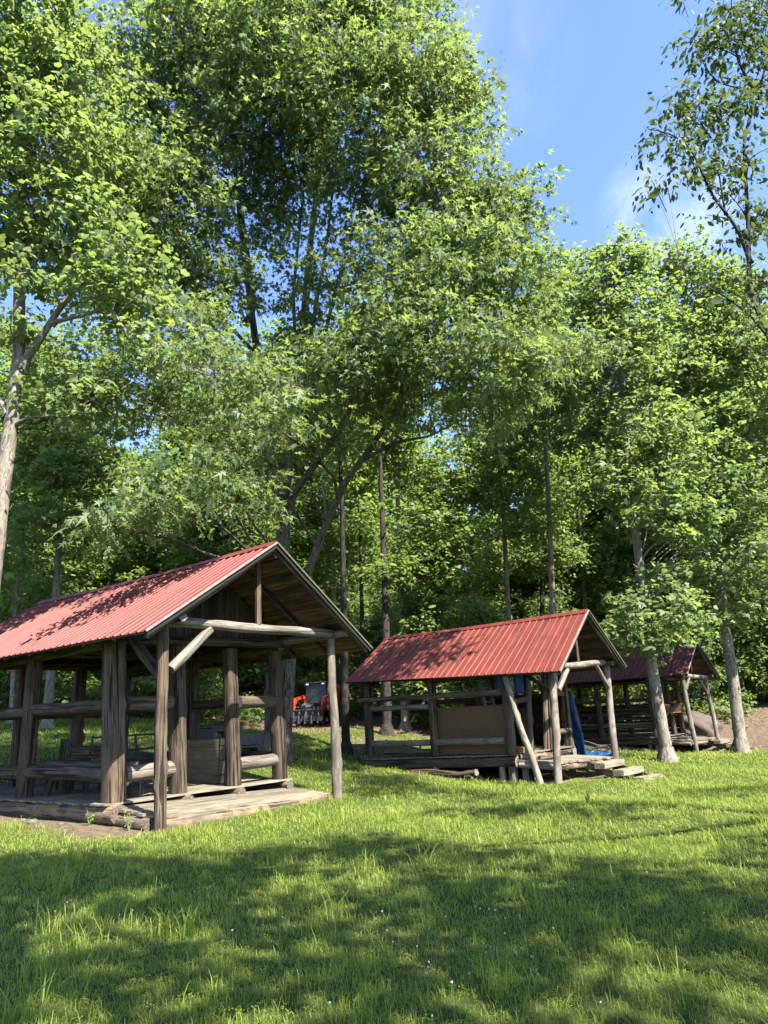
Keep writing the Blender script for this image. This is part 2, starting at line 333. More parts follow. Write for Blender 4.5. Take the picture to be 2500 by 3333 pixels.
def bare(x, y):
    """0 = turf, 1 = bare soil or leaf litter"""
    n = patch_noise(x, y, 1.1, 3); b = np.zeros_like(x)
    u, v = uv_of(1, x, y); d1 = np.maximum(np.maximum(-.35-u, u-4.3), np.maximum(.05-v, v-8.0))
    b = np.maximum(b, 1-sstep(0, .12, d1))
    d1b = np.maximum(np.maximum(-.95-u+.25*n, u-1), np.maximum(.15-v, v-7)); b = np.maximum(b, 1-sstep(0, .35, d1b))
    u, v = uv_of(2, x, y); d2 = np.maximum(np.maximum(-.05-u, u-3.6), np.maximum(.1-v, v-6.8)); b = np.maximum(b, 1-sstep(0, .15, d2))
    d2b = np.hypot((u-1.3)/1.2, (v-.1)/.5)-1+.2*n; b = np.maximum(b, 1-sstep(0, .3, d2b))
    u, v = uv_of(3, x, y); d3 = np.maximum(np.maximum(.3-u, u-4.5), np.maximum(-.3-v, v-7.5))+.1*n; b = np.maximum(b, 1-sstep(0, .3, d3))
    w = (y-.25*x-30.5+2.0*n)*np.where(x < -8, .0, 1)
    w = np.where(x > 8, y-29.5-.16*(x-8)+.8*n, w)
    b = np.maximum(b, sstep(0, 2.5, w))
    b = np.maximum(b, sstep(0, 3, y-34+.35*(x+6)+2.5*n)*np.where(x <= -6, 1, 0))
    b = np.maximum(b, .85*(1-sstep(.4, 1.0, np.hypot((x+.3)/2.2, (y-28.2)/2.6)+.15*n)))
    return np.clip(b, 0, 1)

def make_ground():
    def axis(lo, hi, step, far):
        a = list(np.arange(lo, hi+.01, step)); d = step
        while a[-1] < far: d *= 1.25; a.append(a[-1]+d)
        d = step
        while a[0] > -far: d *= 1.25; a.insert(0, a[0]-d)
        return np.array(a)
    X = axis(-22, 24, .4, 900); Y = axis(0, 46, .4, 900)
    gx, gy = np.meshgrid(X, Y); gzv = ground(gx, gy); nx, ny = len(X), len(Y)
    V = np.stack([gx, gy, gzv], -1).reshape(-1, 3)
    i = (np.arange(ny-1)[:, None]*nx+np.arange(nx-1)[None]).ravel()
    Fc = np.stack([i, i+1, i+nx+1, i+nx], 1)
    me = bpy.data.meshes.new('ground'); me.from_pydata(V.tolist(), [], Fc.tolist())
    a = me.attributes.new('bare', 'FLOAT', 'POINT'); a.data.foreach_set('value', bare(gx, gy).ravel())
    me.polygons.foreach_set('use_smooth', np.ones(len(Fc), bool))
    m, N, L, b = newmat('lawn_soil')
    t = N.new('ShaderNodeTexCoord')
    def noi(s, d=8): n = N.new('ShaderNodeTexNoise'); n.inputs['Scale'].default_value = s; n.inputs['Detail'].default_value = d; n.inputs['Roughness'].default_value = .7; L.new(t.outputs['Object'], n.inputs['Vector']); return n
    n1 = noi(9); r1 = ramp(N, [(.3, (.022, .032, .008)), (.55, (.045, .062, .014)), (.75, (.07, .072, .026))]); L.new(n1.outputs[0], r1.inputs[0])
    n2 = noi(7, 10); r2 = ramp(N, [(.28, (.036, .025, .016)), (.5, (.095, .070, .046)), (.72, (.165, .128, .088))]); L.new(n2.outputs[0], r2.inputs[0])
    at_ = N.new('ShaderNodeAttribute'); at_.attribute_name = 'bare'
    mx = N.new('ShaderNodeMix'); mx.data_type = 'RGBA'; L.new(at_.outputs['Fac'], mx.inputs[0]); L.new(r1.outputs[0], mx.inputs[6]); L.new(r2.outputs[0], mx.inputs[7]); L.new(mx.outputs[2], b.inputs['Base Color'])
    b.inputs['Roughness'].default_value = 1; b.inputs['Specular IOR Level'].default_value = .1
    bp = N.new('ShaderNodeBump'); bp.inputs['Strength'].default_value = .7; bp.inputs['Distance'].default_value = .05; L.new(n2.outputs[0], bp.inputs['Height']); L.new(bp.outputs[0], b.inputs['Normal'])
    me.materials.append(m); o = link_mesh('ground', me); tag(o, 'gently sloping clearing floor of soil under the lawn and woods', 'ground', kind='structure')
make_ground()

def mesh_np(name, V, loops, starts, mats, tone=None, smooth=True, parent=None, extra=None):
    me = bpy.data.meshes.new(name)
    me.vertices.add(len(V)); me.vertices.foreach_set('co', np.ascontiguousarray(V, np.float32).ravel())
    me.loops.add(len(loops)); me.loops.foreach_set('vertex_index', loops.astype(np.int32))
    me.polygons.add(len(starts)); me.polygons.foreach_set('loop_start', starts.astype(np.int32))
    if tone is not None:
        a = me.attributes.new('tone', 'FLOAT', 'POINT'); a.data.foreach_set('value', np.ascontiguousarray(tone, np.float32))
    for m in (mats if isinstance(mats, (list, tuple)) else [mats]): me.materials.append(m)
    me.update(calc_edges=True); me.validate()
    if smooth: me.polygons.foreach_set('use_smooth', np.ones(len(starts), bool))
    return me
def instanced(template_v, template_f, origins, A, B, C, tone):
    """place a template (k,3) at each origin with axes A,B,C (already scaled)"""
    n, k = len(origins), len(template_v); tv = np.asarray(template_v, float)
    V = origins[:, None]+A[:, None]*tv[None, :, 0:1]+B[:, None]*tv[None, :, 1:2]+C[:, None]*tv[None, :, 2:3]
    fl = np.concatenate([np.asarray(f) for f in template_f]); ln = np.array([len(f) for f in template_f])
    loops = (np.arange(n)[:, None]*k+fl[None]).ravel(); st = np.r_[0, np.cumsum(ln)[:-1]]
    starts = (np.arange(n)[:, None]*len(fl)+st[None]).ravel()
    return V.reshape(-1, 3), loops, starts, np.repeat(tone, k)

GRASS = leaf_mat('grass_blades', (0.07594, 0.1241, 0.01772), (0.1709, 0.2278, 0.03291), (0.3291, 0.3291, 0.09492), (0.367, 0.443, 0.05062), .45, .55, .25)
def make_grass():
    rng = np.random.default_rng(11); Os = []; Ls = []; Ws = []; Tn = []
    for d0, d1, dens, w, ln in ((3.3, 6.5, 3000, .0036, .052), (6.5, 10, 1700, .005, .055), (10, 16, 850, .0075, .06), (16, 24, 380, .012, .07), (24, 36, 170, .02, .08)):
        xm = .64*d1+.8; n = int((d1-d0)*2*xm*dens); y = rng.uniform(d0, d1, n); x = rng.uniform(-xm, xm, n)
        k = np.abs(x) < .60*y+.8; x, y = x[k], y[k]
        b = bare(x, y); pn = patch_noise(x, y, 2.2, 5); pn2 = patch_noise(x, y, 7, 6)
        k = rng.uniform(0, 1, len(x)) < (1-b*1.06)*(.72+.28*pn2); x, y, pn, pn2, b = x[k], y[k], pn[k], pn2[k], b[k]
        L = ln*(1+.35*pn+.4*pn2)*rng.lognormal(0, .38, len(x)); tall = rng.uniform(0, 1, len(x)) < .012; L = np.where(tall, L*2.3, L)
        Os.append(np.stack([x, y, ground(x, y)-.004], 1)); Ls.append(np.clip(L, .03, .33)); Ws.append(np.full(len(x), w)*rng.uniform(.6, 1.5, len(x))*np.where(tall, 1.3, 1))
        Tn.append(np.clip(.48+.22*patch_noise(x, y, 1.1, 8)+rng.normal(0, .2, len(x)), 0, 1))
    # rank tufts
    for q in range(70):
        d = rng.uniform(4.2, 18); x0 = rng.uniform(-.55*d, .58*d); y0 = d
        if bare(np.array([x0]), np.array([y0]))[0] > .3: continue
        m = rng.integers(14, 40); x = x0+rng.normal(0, .07, m); y = y0+rng.normal(0, .07, m)
        Os.append(np.stack([x, y, ground(x, y)], 1)); Ls.append(rng.uniform(.13, .34, m)); Ws.append(rng.uniform(.005, .009, m)*(1+d/25)); Tn.append(np.clip(rng.uniform(.2, .75)+rng.normal(0, .1, m), 0, 1))
    # fringe along the shelters' feet
    for s, pts in ((1, [(-.05, -.2, 4.4, -.2), (-1.0, 1.0, -.75, 4.5), (4.75, -.1, 4.4, 3)]), (2, [(-.25, .8, -.15, 6.8), (0, -.3, .6, -.2)])):
        for (ua, va, ub, vb) in pts:
            m = 420; q = rng.uniform(0, 1, m); P = np.array([wpt(s, ua+(ub-ua)*t+rng.normal(0, .1), va+(vb-va)*t+rng.normal(0, .1), 0) for t in q])
            P[:, 2] = ground(P[:, 0], P[:, 1]); Os.append(P); Ls.append(rng.uniform(.03, .13, m)); Ws.append(rng.uniform(.005, .008, m)); Tn.append(rng.uniform(.2, .9, m))
    O = np.concatenate(Os); L = np.concatenate(Ls); Wd = np.concatenate(Ws); T = np.concatenate(Tn); n = len(O)
    az = rng.uniform(0, 6.283, n); d = np.stack([np.cos(az), np.sin(az), np.zeros(n)], 1); sd = np.stack([-np.sin(az), np.cos(az), np.zeros(n)], 1)
    lean = rng.uniform(.35, 1.25, n); up = np.array([0, 0, 1.0])
    h = [0, .45, .8, 1.0]; V = np.empty((n, 7, 3))
    for i, q in enumerate(h[:3]):
        c = O+up*(L*q*(1-.28*lean*q))[:, None]+d*(L*lean*.75*q**2)[:, None]; w = (Wd*(1, .9, .6)[i])[:, None]
        V[:, 2*i] = c-sd*w/2; V[:, 2*i+1] = c+sd*w/2
    V[:, 6] = O+up*(L*(1-.38*lean))[:, None]+d*(L*lean*.85)[:, None]
    fl = np.array([0, 1, 3, 2, 2, 3, 5, 4, 4, 5, 6]); loops = (np.arange(n)[:, None]*7+fl).ravel(); starts = (np.arange(n)[:, None]*11+np.array([0, 4, 8])).ravel()
    me = mesh_np('lawn_grass', V.reshape(-1, 3), loops, starts, GRASS, np.repeat(T, 7))
    tag(link_mesh('lawn_grass', me), 'rough green lawn grass with taller tufts covering the clearing', 'grass', kind='stuff')
    # clover leaves low in the turf
    n = 26000; y = rng.uniform(3.6, 15, n)**1.0; x = rng.uniform(-.6, .6, n)*(y+1); k = (patch_noise(x, y, 1.6, 21) > -.1) & (bare(x, y) < .3); x, y = x[k], y[k]; n = len(x)
    O = np.stack([x, y, ground(x, y)+rng.uniform(.02, .065, n)], 1); az = rng.uniform(0, 6.28, n); s = rng.uniform(.009, .017, n)*(1+y/22)
    A = np.stack([np.cos(az), np.sin(az), rng.normal(0, .25, n)], 1)*s[:, None]; B = np.stack([-np.sin(az), np.cos(az), rng.normal(0, .25, n)], 1)*s[:, None]
    tv = []; 
    for j in range(3):
        a = j*2.094
        for r_, q in ((.15, 0), (.8, -.45), (1.05, 0), (.8, .45)): tv.append((r_*math.cos(a+q), r_*math.sin(a+q), 0))
    V, lo, st, tn = instanced(tv, [[0, 1, 2, 3], [4, 5, 6, 7], [8, 9, 10, 11]], O, A, B, np.zeros((n, 3)), rng.uniform(.1, .6, n))
    me = mesh_np('clover_foliage', V, lo, st, GRASS, tn); tag(link_mesh('clover_foliage', me), 'low clover leaves spread through the lawn', 'clover', kind='stuff')
make_grass()

def ico(r, n=1):
    import bmesh
    bm = bmesh.new(); bmesh.ops.create_icosphere(bm, subdivisions=n, radius=r); v = np.array([q.co[:] for q in bm.verts]); f = [[a.index for a in p.verts] for p in bm.faces]; bm.free(); return v, f
WHITEP = plain('clover_petals', (.30, .27, .26), .8)
STEMG = plain('green_stem', (.10, .16, .04), .7)
def make_clover():
    rng = np.random.default_rng(3)
    v, f = ico(.0068, 1); b = MB(1); b.add(v*rng.uniform(.8, 1.2, (len(v), 1))+(0, 0, .085), f, v, .5, 0); b.log((0, 0, 0), (0, 0, .08), .0014, seg=5, rough=0, cap=0)
    b.m = [0]*len(f)+[1]*(len(b.f)-len(f))
    proto = None
    px = [(1560,2958),(1553,2962),(1598,2962),(1610,2960),(1450,2985),(1262,2967),(1252,3040),(1275,3065),(1295,3045),(1695,2985),(1700,2990),(1658,3048),(1580,3098),(1605,3085),(1680,3083),(1683,3100),(1378,3150),(1416,3130),(1388,3165),(1533,3170),(1915,3168),(1465,3207),(1395,3315),(2343,3015),(1812,3030),(385,3010),(388,2977),(228,2943),(181,2977),(78,2955),(1070,3260),(1648,2993),(430,2965),(560,2990),(2300,2960),(2445,3010),(1130,2750),(1480,2520),(1390,2525),(1300,2530),(1360,2518),(1430,2530),(2080,2830),(1880,2900),(760,3040),(920,2985),(640,2905),(1960,3260),(1750,3110),(1340,3075)]
    for i, (a, c) in enumerate(px):
        d = ray(a, c); t = (0.07-CAMZ)/d[2]; p = CP+d*t; z = gz(p[0], p[1])
        for _ in range(3): t = (z+.085-CAMZ)/d[2]; p = CP+d*t; z = gz(p[0], p[1])
        if proto is None:
            o = b.build('clover_flower', [WHITEP, STEMG]); proto = o
            tag(o, 'tiny white clover blossom on a short stem in the lawn', 'flower', 'white clover blossoms scattered in the lawn')
        else: o = proto.copy(); COL.objects.link(o)
        o.location = (p[0], p[1], z); o.rotation_euler = (rng.normal(0, .2), rng.normal(0, .2), rng.uniform(0, 6)); s = rng.uniform(.8, 1.35); o.scale = (s, s, rng.uniform(.9, 1.3))
make_clover()
# ------------------------------------------------------------------ the three log shelters (local u across the front, v to the back, w up)
def rib_profile(v0, v1, pitch=.2286):
    P = []; v = v0
    while v < v1-.02:
        P += [(v, .0), (v+.018, .024), (v+.040, .024), (v+.058, 0), (v+.098, .0), (v+.106, .003), (v+.114, .003), (v+.122, 0), (v+.164, 0), (v+.172, .003), (v+.180, .003), (v+.188, 0)]; v += pitch
    P.append((v, 0)); return P
def build_roof(root, p, mat, seed):
    rng = np.random.default_rng(seed)
    vf, vb = p['vf'], p['vb']; ur = p['ur']
    def ridge(v): t = (v-vf)/(vb-vf); return p['wr'][0]*(1-t)+p['wr'][1]*t - p.get('sag', .05)*math.sin(math.pi*t)
    def surf(side, s, v):
        """s = 0 at the eave, 1 at the ridge"""
        t = (v-vf)/(vb-vf); ue = p['ul'] if side < 0 else p['uR']; we = p['wl'] if side < 0 else p['wR']
        e = we[0]*(1-t)+we[1]*t; return ue+(ur-ue)*s, v, e+(ridge(v)-e)*s
    for side in (-1, 1):
        prof = rib_profile(vf, vb); ns = 7; V = []; f = []
        a = np.array(surf(side, 0, vf)); b = np.array(surf(side, 1, vf)); d = b-a; nrm = np.array([-d[2], 0, d[0]]); nrm /= np.linalg.norm(nrm); nrm *= np.sign(nrm[2])
        k = len(prof)
        for i in range(ns):
            s = i/(ns-1)*.995
            for (v, h) in prof:
                q = np.array(surf(side, s, v))+nrm*(h+.004*math.sin(v*2.1+s*5+side)); V.append(q)
        for i in range(ns-1):
            for j in range(k-1):
                q = [i*k+j, i*k+j+1, (i+1)*k+j+1, (i+1)*k+j]; f.append(q if side > 0 else q[::-1])
        mb = MB(seed); mb.add(V, f, V, .5); rp_ = mb.build('roof', mat, root)
        bb = MB(seed+side+5); slope = np.linalg.norm(d); nb = int(slope/.19)
        for i in range(nb):
            s = (i+.5)/nb; cuts = [vf+.04]+sorted(rng.uniform(vf+1, vb-1, 2))+[vb-.04]
            for c0, c1_ in zip(cuts[:-1], cuts[1:]):
                q0 = np.array(surf(side, s, c0+.004))-nrm*.030; q1 = np.array(surf(side, s, c1_-.004))-nrm*.030
                bb.board(q0, q1, slope/nb-.008, .024, nrm, warp=.003)
        bb.build('roof_boards', WOODU, rp_)
        for i, v in enumerate([vf+.09]+list(np.arange(.7, vb-.2, 1.0))+[vb-.1]):
            q0 = np.array(surf(side, .05 if 0 < i else .01, v))-nrm*.105; q1 = np.array(surf(side, .985, v))-nrm*.105
            MB(seed+i*3+side).log(q0, q1, .052, .045, rough=.06, bend=.012).build('rafter', [WOOD, END], root)
        mb = MB(seed+9)
        q0 = np.array(surf(side, -.004, vf-.006)); q1 = np.array(surf(side, 1.0, vf-.006))
        mb.board(q0+nrm*.004+(0, -.012, 0), q1+nrm*.004+(0, -.012, 0), .022, .036, nrm, warp=.001); mb.build('rake_trim', p.get('trimL', TRIM) if side < 0 else p.get('trimR', MOSSR), rp_)
        mb = MB(seed+11); mb.board(q0-nrm*.058+(0, .03, 0), q1-nrm*.058+(0, .03, 0), .045, .075, nrm, warp=.003); mb.build('barge_board', WOODK, rp_)
    mb = MB(seed+2)
    V = []; f = []; n = 24
    for i in range(n):
        v = vf-.01+(vb-vf+.02)*i/(n-1); vv = min(max(v, vf), vb)
        for side, s in ((-1, .94), (-1, .999), (1, .999), (1, .94)):
            q = np.array(surf(side, s, vv)); q[1] = v; V.append(q+(0, 0, .036 if s < .99 else .05))
    for i in range(n-1):
        for j in range(3): f.append([i*4+j, i*4+j+1, i*4+5+j, i*4+4+j][::-1])
    mb.add(V, f, V, .5); mb.build('ridge_cap', mat, root)
    return surf, ridge

def gable(root, p, surf, v, w0, u0, u1, seed, mat):
    rng = np.random.default_rng(seed); mb = MB(seed); u = u0
    while u < u1-.03:
        wd = rng.uniform(.14, .24); c = min(u+wd/2, u1)
        side = -1 if c < p['ur'] else 1; ue = p['ul'] if side < 0 else p['uR']; s = (c-ue)/(p['ur']-ue)
        top = surf(side, s, v)[2]-.17; top = max(top, w0+.05)
        mb.board((c, v+rng.normal(0, .006), w0-rng.uniform(0, .05)), (c, v, top), wd-.006, .022, (0, -1, 0), warp=.002); u += wd
    mb.build('gable_wall', mat, root)

def shelter(idx, label, p, roofmat, seed):
    O, U, V = FR[idx]; yaw = SH[idx][1]
    root = empty('log_shelter', (O[0], O[1], 0), math.pi/2-yaw, label=label, cat='shelter', group='red roofed open log shelters')
    surf, ridge = build_roof(root, p, roofmat, seed)
    return root, surf, ridge
def part_log(root, name, p0, p1, r0, r1=None, mats=None, seed=0, **k):
    return MB(seed).log(p0, p1, r0, r1, **k).build(name, mats or [WOOD, END], root)
def floor_boards(root, name, corners, mat, seed, along='v', w=.17, th=.032, ragged=.03):
    """corners: (u0,v0) (u1,v1) and height function"""
    (u0, v0), (u1, v1), h = corners; mb = MB(seed)
    if along == 'u':
        n = max(1, int((v1-v0)/w)); 
        for i in range(n):
            v = v0+(i+.5)*(v1-v0)/n; mb.board((u0, v, h(u0, v)), (u1, v, h(u1, v)), (v1-v0)/n-.008, th, warp=.004, ragged=ragged)
    else:
        n = max(1, int((u1-u0)/w))
        for i in range(n):
            u = u0+(i+.5)*(u1-u0)/n; mb.board((u, v0, h(u, v0)), (u, v1, h(u, v1)), (u1-u0)/n-.008, th, warp=.004, ragged=ragged)
    return mb.build(name, mat, root)

# ---- shelter nearest the camera
P1 = dict(vf=-.57, vb=8.85, ur=2.23, ul=-.75, uR=5.2, wl=(3.10, 3.06), wR=(3.05, 3.05), wr=(5.06, 5.06), sag=.06)
R1, surf1, ridge1 = shelter(1, 'nearest log shelter, largest, with a broad plank porch and a bright red ribbed metal roof', P1, ROOF1, 10)
def g1(u, v): q = wpt(1, u, v, 0); return gz(q[0], q[1])
pl = part_log(R1, 'porch_post', (.075, 0, g1(0, 0)-.08), (-.02, 0, 3.26), .105, .10, seed=1, rough=.05, knots=7, bend=.015, mats=[WOOD, END])
part_log(R1, 'porch_post', (4.52, 0, g1(4.5, 0)-.08), (4.46, 0, 3.28), .115, .085, seed=2, rough=.05, knots=6, bend=.035, mats=[BIRCH, END])
part_log(R1, 'tie_beam', (-.12, 0, 3.375), (4.62, 0, 3.395), .105, .10, seed=3, rough=.045, bend=.02, mats=[WOODL, END], squash=.95)
part_log(R1, 'king_post', (2.245, 0.0, 3.46), (2.235, 0, 4.82), .068, .062, seed=4, rough=.05, knots=3)
part_log(R1, 'brace', (.16, -.02, 2.53), (1.02, -.02, 3.285), .085, .075, seed=5, sq=3, rough=.05, mats=[WOODL, END])
part_log(R1, 'brace', (.02, .12, 2.45), (.02, 1.06, 3.22), .085, .08, seed=6, sq=4, rough=.03)
part_log(R1, 'eave_plate', (.08, -.44, 3.405), (.06, 1.5, 3.40), .085, .09, seed=7, rough=.04)
part_log(R1, 'eave_plate', (.06, 1.5, 3.17), (.05, 8.5, 3.10), .11, .11, seed=8, sq=3, rough=.04)
part_log(R1, 'eave_plate', (4.57, -.44, 3.385), (4.34, 1.5, 3.34), .082, .09, seed=9, rough=.04, mats=[WOODL, END])
part_log(R1, 'eave_plate', (4.25, 1.4, 3.24), (4.25, 8.5, 3.10), .11, .11, seed=10, sq=3, rough=.04)
part_log(R1, 'ridge_log', (2.33, -.46, 4.85), (2.23, 8.7, 4.80), .075, .08, seed=11, rough=.03)
for i, (v, us) in enumerate(((1.42, (.09, 1.47, 2.87, 4.21)), (7.62, (.10, 1.35, 2.85, 4.2)))):
    for j, u in enumerate(us):
        r, sq = ((.185, 5), (.172, 2.2), (.135, 5), (.14, 6))[j] if i == 0 else (.15, 4)
        top = u+(-.17, -.14, -.15, -.14)[j] if i == 0 else u
        part_log(R1, 'post', (u, v, .28), (top, v, 3.12), r, r*.97, seed=20+i*5+j, sq=sq, rough=.018, knots=3, seg=18)
for u in (.05, 4.2):
    part_log(R1, 'post', (u, 4.57, .28), (u, 4.58, 3.1), .15, .145, seed=33+int(u), sq=4, rough=.03, knots=2)
    for k, (w_, r) in enumerate(((2.02, .115), (.79, .135))):
        for m_, (a, b) in enumerate(((1.62, 4.42), (4.74, 7.46))):
            part_log(R1, 'rail', (u, a, w_-.02), (u, b, w_+.01), r, r*.95, seed=40+k*2+m_+int(u), sq=3 if k == 0 else 2.1, rough=.05, bend=.02)
for k, (a, b, w_, r, sq) in enumerate(((.27, 1.31, 2.02, .125, 4), (.27, 1.33, .765, .148, 2.1), (2.99, 4.08, 1.995, .135, 4), (3.0, 4.10, .72, .135, 2.1))):
    part_log(R1, 'rail', (a, 1.44, w_-.01), (b, 1.44, w_), r, r, seed=60+k, sq=sq, rough=.025, bend=.008, mats=[WOOD if sq > 3 else WOODL, END])
for k, (a, b) in enumerate(((.25, 1.2), (1.5, 2.7), (3.0, 4.05))):
    part_log(R1, 'rail', (a, 7.62, 2.0), (b, 7.62, 2.0), .12, .12, seed=70+k, sq=3, rough=.04)
part_log(R1, 'front_plate', (-.15, 1.42, 3.2), (4.55, 1.42, 3.29), .088, .085, seed=80, sq=3, rough=.03)
part_log(R1, 'back_plate', (-.15, 7.62, 3.2), (4.45, 7.62, 3.2), .1, .1, seed=81, sq=3, rough=.03)
part_log(R1, 'cross_beam', (-.05, 4.57, 3.24), (4.35, 4.57, 3.24), .1, .1, seed=82, rough=.04)
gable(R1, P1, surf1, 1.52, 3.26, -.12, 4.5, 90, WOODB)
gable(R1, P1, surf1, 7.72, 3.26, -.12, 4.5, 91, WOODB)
floor_boards(R1, 'floor', ((-.22, 1.22), (4.45, 7.9), lambda u, v: .285), WOODD, 92, along='u')
for i, u in enumerate((1.55, 2.85, 4.25)): part_log(R1, 'floor_joist', (u, 1.14, .17), (u, 7.8, .16), .105, .10, seed=95+i, rough=.04, mats=[BARKLOG, END2])
part_log(R1, 'sill_log', (-.03, 1.02, .12), (-.03, 8.0, .1), .17, .18, seed=100, rough=.04, bend=.02, mats=[BARKLOG, END2])
part_log(R1, 'sill_log', (4.3, 1.3, .08), (4.3, 8.0, .1), .13, .13, seed=101, rough=.05, mats=[BARKLOG, END2])
dk = lambda u, v: .115+.085*v-.03*u
deck = floor_boards(R1, 'deck', ((-.05, .12), (4.42, 1.34), dk), WOODD, 110, along='u', w=.16, th=.045, ragged=.035)
deck['label'] = 'sunlit porch deck of weathered planks'
part_log(deck, 'deck_log', (.12, .13, -.055), (4.5, .13, -.155), .155, .135, seed=111, rough=.05, bend=.02, mats=[BARKLOG, END2], knots=4)
part_log(deck, 'deck_log', (.0, .2, -.01), (.0, 1.25, .05), .12, .12, seed=112, rough=.05, mats=[BARKLOG, END2])
part_log(deck, 'deck_log', (4.42, .25, -.12), (4.42, 1.25, -.05), .1, .1, seed=113, rough=.05, mats=[BARKLOG, END2])

# ---- shelter in the middle and the farthest shelter share a plan
def lower_shelter(idx, label, P, mat, seed, k, lean=0):
    """k scales member sizes"""
    R, surf, ridge = shelter(idx, label, P, mat, seed)
    def g(u, v): q = wpt(idx, u, v, 0); return gz(q[0], q[1])
    W, D, B = P['W'], P['D'], P['B']; fl = P['floor']; e0, e1 = P['eh']
    L = lambda *a, **q: part_log(R, *a, **q)
    (lb, lt), (rb, rt) = P['posts']
    L('porch_post', (lb[0], lb[1], g(lb[0], lb[1])-.08), lt, .112*k, .10*k, seed=seed+1, rough=.04, knots=6, bend=.02, mats=[BIRCH, END])
    L('porch_post', (rb[0], rb[1], g(rb[0], rb[1])-.08), rt, .11*k, .09*k, seed=seed+2, rough=.04, knots=6, bend=.03, mats=[BIRCH, END])
    zb = (lt[2]+rt[2])/2
    L('tie_beam', (lt[0]-.05, 0, lt[2]+.10), (rt[0]+.12, 0, rt[2]+.09), .095*k, .10*k, seed=seed+3, rough=.05, bend=.02, mats=[BIRCH, END])
    L('king_post', (P['ur'], 0, zb+.17), (P['ur'], 0, ridge(0)-.15), .055*k, .05*k, seed=seed+4, rough=.05)
    L('brace', (lt[0]+.18, -.02, lt[2]-.52), (lt[0]+.88, -.02, lt[2]+.05), .075*k, .065*k, seed=seed+5, sq=3, mats=[WOODL, END])
    L('brace', (rt[0]-.14, -.02, rt[2]-.68), (rt[0]-.86, -.02, rt[2]-.02), .07*k, .06*k, seed=seed+6, mats=[WOODL, END])
    L('brace', (lt[0]+.02, .12, lt[2]-.55), (lt[0]+.02, .95, lt[2]+.05), .06*k, .06*k, seed=seed+7)
    for n, u in enumerate((.02, W)):
        z0 = surf(-1 if n == 0 else 1, .23, 0)[2]-.24; z1 = surf(-1 if n == 0 else 1, .23, B)[2]-.24
        L('eave_plate', (u, -.3, z0), (u, B+.3, z1), .085*k, .09*k, seed=seed+8+n, rough=.04)
    L('ridge_log', (P['ur'], -.32, ridge(-.3)-.17), (P['ur'], P['vb']-.1, ridge(P['vb'])-.17), .07*k, .07*k, seed=seed+10, rough=.03)
    ln = P.get('lean', 0)
    for i, v in enumerate((D, (D+B)/2, B)):
        for j, u in enumerate((0.0, W)):
            zt = (e0, (e0+e1)/2, e1)[i]
            L('post', (u+ln*.0, v, fl-.02), (u+ln*-.0, v+P.get('lv', 0)*1.0, zt), .135*k, .125*k, seed=seed+12+i*2+j, sq=3.5, rough=.03, knots=2)
    for n, (b_, t_) in enumerate(P['front']):
        L('post', (b_, D, fl-.02), (t_, D, e0+.05), .105*k, .10*k, seed=seed+22+n, sq=3, rough=.04, knots=2)
    L('front_plate', (-.1, D, e0+.1), (W+.15, D, e0+.12), .075*k, .075*k, seed=seed+25, sq=3, rough=.03)
    L('back_plate', (-.1, B, e1+.1), (W+.15, B, e1+.1), .075*k, .075*k, seed=seed+26, sq=3, rough=.03)
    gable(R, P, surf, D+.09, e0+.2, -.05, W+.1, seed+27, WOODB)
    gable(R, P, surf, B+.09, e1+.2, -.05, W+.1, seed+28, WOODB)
    floor_boards(R, 'floor', ((-.12, D-.12), (W+.1, B+.15), lambda u, v: fl-.02-(v-D)*P.get('fs', 0)), WOODD, seed+29, along='u')
    for n, u in enumerate((-.0, W)):
        L('sill_log', (u, D-.15, fl-.19), (u, B+.2, fl-.19-P.get('fs', 0)*(B-D)), .14*k, .14*k, seed=seed+30+n, sq=4, rough=.03)
    L('sill_log', (-.1, D, fl-.17), (W+.1, D, fl-.17), .11*k, .11*k, seed=seed+32, rough=.03)
    dz = P['deck']
    deck = floor_boards(R, 'deck', ((-.02, .02), (W+.02, D-.1), dz), WOODD, seed+33, along='u' if idx == 3 else 'v', w=.17, th=.05, ragged=.02)
    L2 = lambda *a, **q: part_log(deck, *a, **q)
    L2('deck_log', (.02, .05, dz(0, .1)-.115), (.02, D-.2, dz(0, D)-.115), .085*k, .08*k, seed=seed+34, rough=.04, mats=[BIRCH, END])
    L2('deck_log', (.1, .10, dz(.1, .1)-.115), (W-.05, .10, dz(W, .1)-.115), .085*k, .085*k, seed=seed+35, rough=.05, mats=[BARKLOG, END2])
    L2('deck_log', (W-.05, .15, dz(W, .1)-.115), (W-.05, D-.2, dz(W, D)-.115), .085*k, .08*k, seed=seed+36, rough=.04, mats=[BARKLOG, END2])
    for n, (u, v, kind) in enumerate(((.05, D+.05, 0), (-.02, D+.35, 1), (.15, D-.28, 1), (.0, (D+B)/2, 0), (.05, B, 2), (W, D, 0), (W, B, 2), (W-.1, .3, 0))):
        z = g(u, v); top = (fl-.32) if v >= D-.1 else dz(u, v)-.19
        if top-z < .05: top = z+.06
        if kind == 2:
            vv, ff = ico(1, 2); vv = vv*np.random.default_rng(seed+n).uniform(.85, 1.1, (len(vv), 1)); mb = MB(n); mb.add(vv*(.26, .2, (top-z+.2)/2)+(u, v, (top+z-.2)/2), ff, vv, .5, 0, True); mb.build('foundation_stone', STONE, R)
        else: L('pier', (u, v, z-.1), (u, v, top), .13*k if kind == 0 else .10*k, .13*k if kind == 0 else .09*k, seed=seed+40+n, rough=.03, mats=[WOODL, END])
    # porch steps
    st = P['steps']; u0, u1 = st['u']; n = st['n']; run, z_end = st['run'], st['z']
    root_s = R
    z0 = dz(u0, 0)
